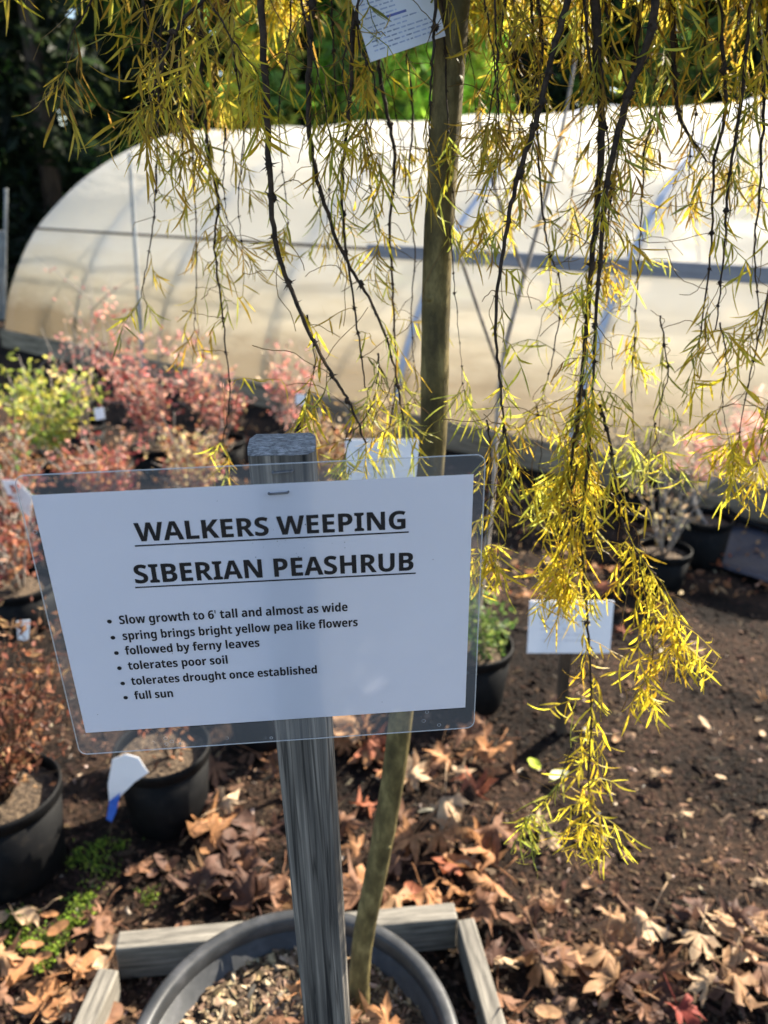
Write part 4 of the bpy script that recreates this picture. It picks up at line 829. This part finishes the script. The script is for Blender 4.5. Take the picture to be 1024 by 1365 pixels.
def node_knob(m, rng, p, r):
    r = min(r, .0040)
    for q in range(rng.randint(1, 3)):   # a cluster of small buds, not one bead
        c = p+rv(rng, r*.7) if q else p; s0 = r*(1 if q == 0 else rng.uniform(.5, .8))
        m.tube([c+Vector((0, 0, s0*1.2)), c+rv(rng, s0*.4), c-Vector((0, 0, s0*1.4))], [s0*.45, s0*rng.uniform(.9, 1.3), s0*.3], 6)
    for k in range(rng.randint(5, 11)):
        d = (rv(rng)+Vector((0, 0, -.5))).normalized(); s_ = d.orthogonal().normalized()*r*.35
        q = p+d*r*.4; m.tri(q-s_, q+s_, q+d*r*rng.uniform(1.3, 3.0))
NB = 0
def branch(px, Y0, Y1, r0, dens, pal, big=1.0, nodes=.028, start=0.0, arch=True, hair=.8, knob=1.0, drop=None):
    """px: image-plane guide of the hanging twig; Y0..Y1: depth along it"""
    global NB
    N = len(px); pts = [P(x, y, Y0+(Y1-Y0)*i/(N-1)) for i, (x, y) in enumerate(px)]
    path = spline(pts, 8)
    path = [p+rv(rng, .0009) for p in path]
    vis0 = 0
    if arch:                             # the part that arches over from the head of the trunk
        a = TOP+Vector((0, 0, -.01*rng.random())); e = path[0]; mid = (a+e)*.5; mid.z = max(a.z, e.z)+.05+.10*(e-a).length
        pre = spline([a, mid*.6+a*.4+Vector((0, 0, .02)), mid*.6+e*.4+Vector((0, 0, .02)), e], 5)[:-1]; vis0 = len(pre); path = pre+path
    L = sum((path[i+1]-path[i]).length for i in range(len(path)-1)); n = len(path)
    r0 *= .80
    rr = [r0*(1.25-.25*min(1, i/max(1, vis0)))*(1-.72*max(0, i-vis0)/max(1, n-vis0)) for i in range(n)]
    b = MB(); b.tube(path, rr, 7)
    lv = MB(); acc = 0; nxt = .01
    Lv = sum((path[i+1]-path[i]).length for i in range(vis0, n-1)); run = 0
    for i in range(n-1):
        seg = path[i+1]-path[i]; l = seg.length; d = seg.normalized() if l > 0 else Vector((0, 0, -1)); pos = 0
        while nxt <= l-pos:
            pos += nxt; nxt = nodes*rng.uniform(.6, 1.45); p = path[i]+d*pos
            t = (run+(pos if i >= vis0 else 0))/max(Lv, .01)
            node_knob(b, rng, p, rr[i]*rng.choice((.6, .8, 1.0, 1.2, 1.6))*knob+.0005)
            k = dens if not callable(dens) else dens(t)
            if i < vis0: k *= .5
            if t < start: k *= .15
            cnt = int(k)+(rng.random() < k-int(k))
            for _ in range(cnt):
                o_ = (rv(rng)+Vector((0, 0, -.75))).normalized()
                compound(lv, rng, p, o_, pal, rng.uniform(.028, .060)*big, big)
            if rng.random() < hair: compound(lv, rng, p, (rv(rng)+Vector((0, 0, -.2))).normalized(), pal, rng.uniform(.03, .085)*big, 1, True)
        nxt -= l-pos
        if i >= vis0: run += l
    # a tuft at the tip
    for _ in range(int(3+3*(dens(1) if callable(dens) else dens))):
        compound(lv, rng, path[-1], (rv(rng)+Vector((0, 0, -.9))).normalized(), pal, rng.uniform(.03, .055)*big, big)
    bo = b.build('branch', M_TWIG, tree, smooth=True, loc=TB)
    lo = lv.build('leaves', M_LEAF, bo, loc=TB); tag(lo, kind='stuff'); NB += 1
lin = lambda a, b: (lambda t: a+(b-a)*t)
# left half
branch([(330, -40), (272, 0), (232, 45), (213, 90), (200, 135)], .72, .68, .0022, .55, GOLD, 1.15)
branch([(285, 10), (312, 55), (345, 100)], .70, .69, .0010, .9, YEL, 1.15, arch=False, hair=.2)
branch([(140, -60), (118, 10), (95, 45), (88, 90)], .85, .82, .0014, .6, GOLD, 1.1)
branch([(225, -40), (214, 60), (210, 170), (206, 280), (196, 350), (188, 395)], .95, .92, .0018, lin(1.5, .12), MIX)
branch([(262, -40), (255, 60), (256, 180), (262, 330), (259, 440)], 1.0, .98, .0018, lin(1.6, .0), GOLD)
branch([(270, -40), (268, 80), (278, 200), (291, 270), (286, 330), (299, 440), (306, 530), (297, 590)], .88, .84, .0022, lin(1.9, .05), MIX)
branch([(345, -40), (352, 80), (359, 220), (369, 330), (402, 420), (440, 495), (468, 540), (487, 590)], .74, .74, .0040, lin(.25, .5), MIX)
branch([(418, -40), (413, 60), (412, 170), (426, 250), (458, 340), (496, 405), (524, 480), (537, 560)], .80, .79, .0036, lin(.4, .6), MIX)
branch([(474, -40), (471, 60), (465, 150), (456, 250), (461, 330), (478, 450), (488, 520)], .82, .80, .0028, lin(.5, .6), MIX)
branch([(500, 60), (512, 130), (526, 210), (520, 300), (524, 400), (528, 500), (520, 570)], .93, .90, .0030, lin(.3, .8), MIX)
branch([(582, -40), (579, 50), (574, 120), (571, 210)], .80, .79, .0022, .5, MIX)
branch([(300, -40), (310, 60), (325, 170), (318, 260), (322, 330)], .92, .90, .0015, lin(1.5, .3), GOLD)
branch([(390, -40), (385, 60), (372, 140), (378, 240), (385, 300)], .95, .93, .0015, lin(1.0, .4), MIX)
branch([(240, -40), (243, 40), (240, 110), (244, 200)], .80, .78, .0014, lin(1.8, 1.0), GOLD)
branch([(440, -40), (444, 50), (448, 140), (440, 230), (436, 300)], .98, .96, .0016, lin(.6, .5), MIX)
branch([(540, 60), (550, 150), (545, 250), (553, 340), (548, 430), (556, 520)], .97, .95, .0018, lin(.3, .9), MIX)
branch([(300, 170), (298, 240), (303, 300)], .86, .85, .0010, .7, GOLD, arch=False)
branch([(410, 420), (420, 480), (412, 520)], .76, .75, .0010, .7, MIX, arch=False)
branch([(505, 470), (500, 530), (470, 580), (460, 605)], .80, .78, .0014, .9, MIX, arch=False)
# right half
branch([(770, -40), (738, 70), (714, 165), (690, 240), (671, 330), (661, 430), (668, 520), (672, 580)], .72, .72, .0036, lin(.7, .6), MIX)
branch([(672, 560), (678, 620), (668, 680), (655, 730)], .72, .71, .0012, 1.8, YEL, arch=False)
branch([(650, 560), (655, 620), (652, 690), (648, 735)], .78, .77, .0012, .6, YEL, arch=False, hair=.1)
branch([(792, -40), (797, 60), (802, 160), (797, 260), (786, 390), (776, 500), (768, 600)], .78, .77, .0058, lin(1.5, 2.0), MIX+GOLD, knob=.8)
branch([(776, 500), (770, 560), (760, 640), (764, 720), (758, 780)], .77, .74, .0026, 3.2, YEL, arch=False, nodes=.020)
branch([(780, 520), (786, 600), (776, 690), (780, 790), (786, 880), (788, 960), (784, 1040), (790, 1100)], .76, .70, .0026, lambda t: 3.4 if t < .42 else (.9 if t < .68 else 2.3), YEL, arch=False, nodes=.020)
branch([(765, 990), (745, 1040), (720, 1075), (700, 1090)], .72, .71, .0009, 1.2, LIME, arch=False)
branch([(770, 620), (755, 690), (748, 760)], .75, .74, .0012, 2.2, YEL, arch=False)
branch([(800, 540), (815, 600), (826, 680), (845, 730), (873, 765), (893, 800), (905, 850)], .76, .70, .0019, lambda t: .7 if t < .5 else 3.2, YEL, arch=False, nodes=.020)
branch([(850, 740), (862, 800), (870, 870), (862, 910)], .71, .70, .0010, 1.6, YEL, arch=False)
branch([(880, -40), (862, 60), (836, 130), (810, 240), (801, 330), (793, 440), (790, 520)], .70, .74, .0044, lin(.9, 1.9), MIX)
branch([(862, -40), (848, 60), (832, 160), (812, 280), (806, 350)], .90, .88, .0032, lin(1.2, 1.0), GOLD)
branch([(704, -40), (712, 60), (716, 160), (722, 260), (731, 330), (748, 385), (738, 470), (722, 530)], .86, .84, .0020, lin(.8, .8), MIX)
branch([(640, -40), (652, 40), (664, 130), (660, 230), (640, 290)], .80, .79, .0012, lin(1.3, .8), LIME+GOLD)
branch([(960, -40), (963, 60), (967, 150), (952, 220), (947, 340), (931, 465)], .78, .77, .0026, lin(1.3, .25), MIX)
branch([(1005, -40), (992, 100), (972, 240), (966, 330), (955, 440)], .74, .74, .0024, lin(1.8, .25), MIX)
branch([(890, -40), (898, 80), (904, 150), (925, 190), (942, 215)], .86, .84, .0034, lin(2.0, 1.2), GOLD)
branch([(905, 70), (880, 130), (860, 200), (855, 290), (850, 370), (846, 450)], .92, .90, .0020, lin(1.6, .9), MIX)
branch([(1030, -40), (1020, 100), (1014, 240), (1006, 330), (1012, 420)], .80, .80, .0022, lin(2.0, 1.0), GOLD+MIX)
branch([(1040, 300), (1022, 400), (1000, 500), (985, 580)], .80, .78, .0016, lin(.4, 1.7), YEL, arch=False)
branch([(1075, -30), (1066, 250), (1050, 420), (1024, 540), (1010, 620)], .78, .77, .0020, lin(.6, 1.2), YEL)
branch([(960, 430), (968, 480), (962, 530), (972, 590)], .77, .76, .0010, lin(1.0, 1.8), YEL, arch=False)
branch([(846, 450), (842, 520), (846, 590)], .90, .88, .0012, lin(1.0, 1.6), LIME, arch=False)
branch([(880, 420), (890, 500), (872, 560), (880, 600)], .80, .79, .0010, lin(.8, 1.2), LIME, arch=False)
branch([(715, 540), (722, 590), (715, 640)], .83, .82, .0010, 1.0, LIME, arch=False)
branch([(600, 300), (606, 380), (612, 450), (618, 520)], .80, .79, .0008, .5, LIME, arch=False, hair=.3)
# dense heads of the crown, top right and top left
for k in range(17):
    x = rng.uniform(640, 1030) if k < 13 else rng.uniform(195, 330); Y = rng.uniform(.68, 1.12); L = rng.uniform(130, 300) if k < 13 else rng.uniform(90, 190)
    x2 = x+rng.uniform(-30, 30)
    branch([(x+rng.uniform(-20, 20), -50), (x, L*.25), (x2, L*.6), (x2+rng.uniform(-15, 15), L)], Y, Y-.01, rng.uniform(.0012, .0026), lin(rng.uniform(1.0, 2.0), rng.uniform(.5, 1.1)), GOLD+MIX if k % 2 else GOLD)

for k in range(8):                       # thin strands filling the upper middle
    x = rng.uniform(330, 660); Y = rng.uniform(.74, 1.1); L = rng.uniform(150, 360); x2 = x+rng.uniform(-25, 25)
    branch([(x+rng.uniform(-20, 20), -50), (x, L*.25), (x2, L*.6), (x2+rng.uniform(-15, 15), L)], Y, Y-.01, rng.uniform(.0009, .0016), lin(rng.uniform(.7, 1.5), rng.uniform(.3, .7)), GOLD+MIX)

# the head of the crown above the picture: it is what shades the sign
for k in range(38):
    a = rng.uniform(-1.5, 3.3); rr_ = rng.uniform(.18, .52)
    e = TOP+Vector((math.cos(a)*rr_, math.sin(a)*rr_*.8, rng.uniform(-.05, .12)))
    if e.y < .62: e.y = .62+rng.random()*.1
    pts = [TOP, TOP.lerp(e, .35)+Vector((0, 0, .12)), TOP.lerp(e, .75)+Vector((0, 0, .09)), e]
    path = spline(pts, 7); bb = MB(); bb.tube(path, [.005-.00018*i for i in range(len(path))], 6); lv = MB()
    for i in range(4, len(path)):
        for _ in range(9):
            compound(lv, rng, path[i]+rv(rng, .02), (rv(rng)+Vector((0, 0, -.2))).normalized(), GOLD+MIX, rng.uniform(.04, .065), 1.35)
    bo = bb.build('branch', M_TWIG, tree, smooth=True, loc=TB); tag(lv.build('leaves', M_LEAF, bo, loc=TB), kind='stuff')

for k in range(20):                      # unseen thicker side, added over the right to keep sun off the sign
    e = Vector((rng.uniform(.18, .80), rng.uniform(.74, 1.12), 0)); e.z = CAMZ+e.y*.20+rng.uniform(.02, .14)
    pts = [TOP, TOP.lerp(e, .35)+Vector((0, 0, .07)), TOP.lerp(e, .75)+Vector((0, 0, .06)), e]
    path = spline(pts, 7); bb = MB(); bb.tube(path, [.0045-.00016*i for i in range(len(path))], 6); lv = MB()
    for i in range(5, len(path)):
        for _ in range(13):
            compound(lv, rng, path[i]+rv(rng, .025), (rv(rng)+Vector((0, 0, .1))).normalized(), GOLD+MIX, rng.uniform(.04, .065), 1.5)
    bo = bb.build('branch', M_TWIG, tree, smooth=True, loc=TB); tag(lv.build('leaves', M_LEAF, bo, loc=TB), kind='stuff')

for k in range(14):                      # unseen strands added outside the right edge to block sun from the sign
    x = 1130+26*k+rng.uniform(-12, 12); Y = rng.uniform(.82, 1.0)
    branch([(x, -90), (x+rng.uniform(-12, 12), 20), (x+rng.uniform(-25, 25), 170)], Y, Y, .0018, lin(4.2, 3.6), GOLD+MIX, big=1.35, nodes=.018)

# ------------------------------------------------------------------ fallen leaves, chips, moss
def maple(seed, R_=.06, lob=5, curl=.5):
    rg = random.Random(seed); out = []; N = lob*6
    for i in range(N+1):
        a = -2.25+4.5*i/N; ph = (a+2.25)/4.5*lob; f = abs((ph % 1)-.5)*2; f = 1-f
        lobe = [.62, .88, 1.0, .88, .62][min(int(ph), 4)] if lob == 5 else [.6, .8, .95, 1, .95, .8, .6][min(int(ph), 6)]
        r_ = R_*(.30+.70*lobe*f**.8)*(1.06 if i % 2 else .90)*rg.uniform(.84, 1.12); out.append((r_*math.sin(a), r_*math.cos(a)))
    m = MB(); ax = rg.uniform(0, 3.14); cu = rg.uniform(.5, 1.3)*curl; tw = rg.uniform(-6, 6)
    def bend(x, y):
        q = (x*math.cos(ax)+y*math.sin(ax))/R_; s_ = (-x*math.sin(ax)+y*math.cos(ax))/R_
        return Vector((x, y, R_*(cu*.35*q*q+.18*s_*q*tw/6+.16*math.sin(q*5+s_*3+seed)+.07*math.sin(s_*9+seed*2))))
    ring = 3; n = len(out); m.v.append(bend(0, -R_*.05))
    for r_ in range(1, ring+1):
        for x, y in out: m.v.append(bend(x*r_/ring, y*r_/ring-R_*.05*(1-r_/ring)))
    for k in range(n-1): m.face((0, 1+k, 2+k))
    for r_ in range(ring-1):
        for k in range(n-1): a = 1+r_*n+k; m.face((a, a+n, a+n+1, a+1))
    st = [bend(0, -R_*.05)+Vector((0, -R_*(.1+.3*t), R_*.1*t*rg.uniform(.5, 1.5))) for t in range(4)]
    m.tube(st, R_*.018, 4)
    z0 = min(v.z for v in m.v); m.v = [v-Vector((0, 0, z0)) for v in m.v]; return m
def oval(seed, R_=.03):
    rg = random.Random(seed); m = MB(); n = 14; cu = rg.uniform(.2, .8)
    f = lambda x, y: Vector((x, y, cu*(x*x+.3*y*y)/R_+R_*.06*math.sin(y*200)))
    m.v.append(f(0, 0))
    for r_ in (1, 2):
        for k in range(n): a = 6.283*k/n; m.v.append(f(.62*R_*math.sin(a)*r_/2, R_*math.cos(a)*r_/2))
    for k in range(n): m.face((0, 1+k, 1+(k+1) % n)); m.face((1+k, 1+n+k, 1+n+(k+1) % n, 1+(k+1) % n))
    return m
COLS = [('tan', (.31, .18, .095)), ('pale tan', (.42, .29, .175)), ('brown', (.17, .085, .048)), ('orange brown', (.32, .155, .068)), ('rusty', (.27, .09, .045)), ('dark brown', (.09, .048, .034))]
PROTO = {}
def proto(ci, kind, var):
    key = (ci, kind, var)
    if key not in PROTO:
        m = maple(ci*31+var*7+1, curl=(.2, .6, 1.3)[var], lob=5 if var != 2 else 7) if kind == 'm' else oval(ci*17+var)
        rg = random.Random(ci*5+var); m.c = [jit(rg, COLS[ci][1], .06) for _ in m.c]
        o = m.build('fallen_leaf', M_DRY, smooth=True); me = o.data; bpy.data.objects.remove(o); PROTO[key] = me
    return PROTO[key]
def put_leaf(p, s, kind, ci, var, where, rg, grp='dry leaves fallen on the ground', tilt=.35, lab=None, me=None):
    o = bpy.data.objects.new('fallen_leaf', me or proto(ci, kind, var)); C.objects.link(o); o.location = p; o.scale = (s*rg.uniform(.8, 1.1), s*rg.uniform(.8, 1.1), s*rg.uniform(.6, 1.7))
    o.rotation_euler = (rg.uniform(-tilt, tilt), rg.uniform(-tilt, tilt), rg.uniform(0, 6.28))
    tag(o, lab or f"dry {COLS[ci][0]} {'lobed' if kind == 'm' else 'small oval'} leaf lying {where}", 'leaf', grp)
rg = random.Random(15)
AREAS = [  # px box, count, size, where, oval share, colours
 ((255, 985, 470, 1225), 34, 1.35, 'left of the stake behind the big pot', .15, (0, 2, 2, 5, 5, 3)),
 ((470, 980, 660, 1235), 46, 1.35, 'right of the stake behind the big pot', .1, (3, 3, 4, 0, 1, 3, 2)),
 ((0, 1215, 160, 1365), 34, .9, 'on the ground at the bottom left corner', .5, (0, 3, 3, 1, 2)),
 ((130, 1140, 330, 1260), 18, .8, 'between the moss and the timber frame', .6, (2, 5, 2, 0)),
 ((655, 1225, 1024, 1365), 42, 1.35, 'on the soil right of the timber frame', .2, (0, 0, 1, 2, 2, 5, 5, 2)),
 ((680, 1090, 1024, 1235), 12, .8, 'scattered on bare soil at the lower right', .45, (0, 1, 2)),
 ((660, 900, 1024, 1090), 12, .7, 'scattered thinly over the open soil on the right', .6, (1, 0, 1)),
 ((660, 700, 1024, 900), 26, 1.0, 'by the dark pots on the right', .3, (0, 3, 4, 2)),
 ((0, 560, 330, 660), 26, 1.3, 'among the shrubs by the greenhouse foot', .2, (3, 0, 4, 1)),
 ((330, 560, 640, 660), 16, 1.2, 'on the ground below the greenhouse behind the sign', .2, (3, 0, 4, 1)),
]
for (x0, y0, x1, y1), n, s, where, ov, cl in AREAS:
    for k in range(n):
        p = G(rg.uniform(x0, x1), rg.uniform(y0, y1), .015)
        if (p.x-PC.x)**2+(p.y-PC.y)**2 < .262**2: continue
        p.z = gz(p.x, p.y)+rg.uniform(.004, .03)
        kd = 'o' if rg.random() < ov else 'm'
        put_leaf(p, s*rg.uniform(.6, 1.15), kd, rg.choice(cl), rg.randrange(3), where, rg, tilt=.55)
for (x, y, s, ci, var, lab) in ((905, 1345, .95, 4, 0, 'dark red star shaped leaf at the bottom right'), (930, 1258, 1.1, 1, 1, 'pale tan star shaped leaf with long points at the lower right'),
                               (940, 1315, .9, 1, 0, 'pale star shaped maple leaf near the bottom right corner'), (300, 1085, 1.25, 1, 0, 'cream leaf standing up against the shaded pot'), (270, 1190, 1.6, 5, 1, 'large dark brown curled leaf left of the stake'),
                               (600, 1085, 1.5, 1, 1, 'large pale tan lobed leaf right of the trunk')):
    p = G(x, y, .03); p.z = gz(p.x, p.y)+.03; me = None
    if ci == 4:
        me = proto(4, 'm', 0).copy(); v = []
        for _ in me.polygons: v += [.20, .04, .028, 1]
        me.attributes['Col'].data.foreach_set('color', v)
    put_leaf(p, s, 'm', ci, var, '', rg, lab=lab, tilt=.3, me=me)
for k in range(11):                      # inside the pot
    a = rg.uniform(-.9, 1.9); r_ = rg.uniform(.04, .19); p = Vector((PC.x+r_*math.sin(a)*1.0, PC.y+abs(r_*math.cos(a)), .275+rg.uniform(0, .02)))
    put_leaf(p, rg.uniform(.6, 1.0), 'm', rg.choice((3, 0, 2, 1)), rg.randrange(2), 'on the soil inside the big pot', rg, 'dry leaves in the big pot', .4)
for lab, px, py, col in (('small lime green leaf lying under the lowest hanging branch', 712, 1020, (.42, .50, .06)), ('pale rounded leaf beside the lime green one under the hanging branch', 745, 1035, (.60, .58, .38))):
    me = proto(1, 'o', 0).copy(); v = []
    for _ in me.polygons: v += [*col, 1]
    me.attributes['Col'].data.foreach_set('color', v); p = G(px, py, .02); put_leaf(p, 1.0, 'o', 1, 0, '', rg, lab=lab, me=me)

def shard(m, rg, p, s, col, flat=.35):
    u = Vector((rg.uniform(-1, 1), rg.uniform(-1, 1), rg.uniform(-flat, flat))).normalized(); v = u.cross(Vector((rg.uniform(-.4, .4), rg.uniform(-.4, .4), 1))).normalized(); n = u.cross(v)
    if n.z < 0: n = -n
    a = s*rg.uniform(.6, 1.5); b = s*rg.uniform(.2, .6); i = len(m.v)
    m.v += [p-u*a-v*b*.6, p+u*a*.8-v*b, p+u*a+v*b*.4, p-u*a*.6+v*b, p+n*s*rg.uniform(.15, .45)]
    for k in range(4): m.face((i+k, i+(k+1) % 4, i+4), col)
m = MB()
for k in range(1500):                    # small litter among the shrubs and pots, too much to count
    q = G(rg.uniform(-40, 470), rg.uniform(545, 830)) if k < 1100 else G(rg.uniform(640, 1030), rg.uniform(640, 800))
    q.z = gz(q.x, q.y)+rg.uniform(.004, .03); leaf_quads(m, rg, q, rg.uniform(.010, .026), jit(rg, COLS[rg.choice((0, 0, 1, 3, 3, 4, 2))][1], .2), .6)
tag(m.build('leaf_litter', M_DRY), 'orange and tan leaf litter on the ground among the shrubs and pots', 'leaf litter', kind='stuff')
m = MB(); CH = [(.034, .019, .012), (.062, .034, .021), (.10, .057, .035), (.018, .010, .007), (.16, .10, .062), (.028, .016, .010)]
for k in range(30000):
    y = 1.0+3.4*rg.random()**1.7; x = rg.uniform(-.62, .62)*(y+.5)
    if (x-PC.x)**2+(y-PC.y)**2 < .25**2: continue
    c = rg.choice(CH); c = (.42, .33, .24) if rg.random() < .02 else c
    shard(m, rg, Vector((x, y, gz(x, y)+.001)), rg.uniform(.004, .012)*(1 if rg.random() < .88 else 2.0), jit(rg, c, .3))
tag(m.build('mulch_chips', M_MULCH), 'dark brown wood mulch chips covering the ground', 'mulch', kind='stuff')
m = MB()
for k in range(2600):
    a = rg.uniform(0, 6.28); r_ = .222*rg.random()**.5; x, y = PC.x+r_*math.cos(a), PC.y+r_*math.sin(a)
    shard(m, rg, Vector((x, y, .262+.012*noise.noise(Vector((x*14, y*14, 2)))+.002)), rg.uniform(.004, .015), jit(rg, rg.choice([(.15, .10, .06), (.23, .165, .10), (.08, .053, .034), (.30, .23, .155), (.11, .075, .047)]), .25), .6)
tag(m.build('bark_pieces', M_CHIP), 'light bark pieces on the soil in the big pot', 'bark', kind='stuff')
m = MB()
for k in range(26):
    q = G(*rg.choice(((130, 1150), (110, 1205), (190, 1195), (60, 1275), (28, 1232), (150, 1140), (100, 1225), (45, 1290), (130, 1160), (80, 1255))), 0); s = rg.uniform(.006, .022)
    c = q+Vector((rg.gauss(0, .03), rg.gauss(0, .03), 0))
    for j in range(int(34+s*2600)):
        p = c+Vector((rg.gauss(0, s), rg.gauss(0, s), 0)); p.z = gz(p.x, p.y)+rg.uniform(.002, .012); leaf_quads(m, rg, p, .0042, jit(rg, rg.choice([(.16, .24, .03), (.24, .32, .04), (.10, .15, .03)]), .3), .6)
tag(m.build('moss', M_MOSS), 'bright green moss patches between the pots', 'moss', kind='stuff')
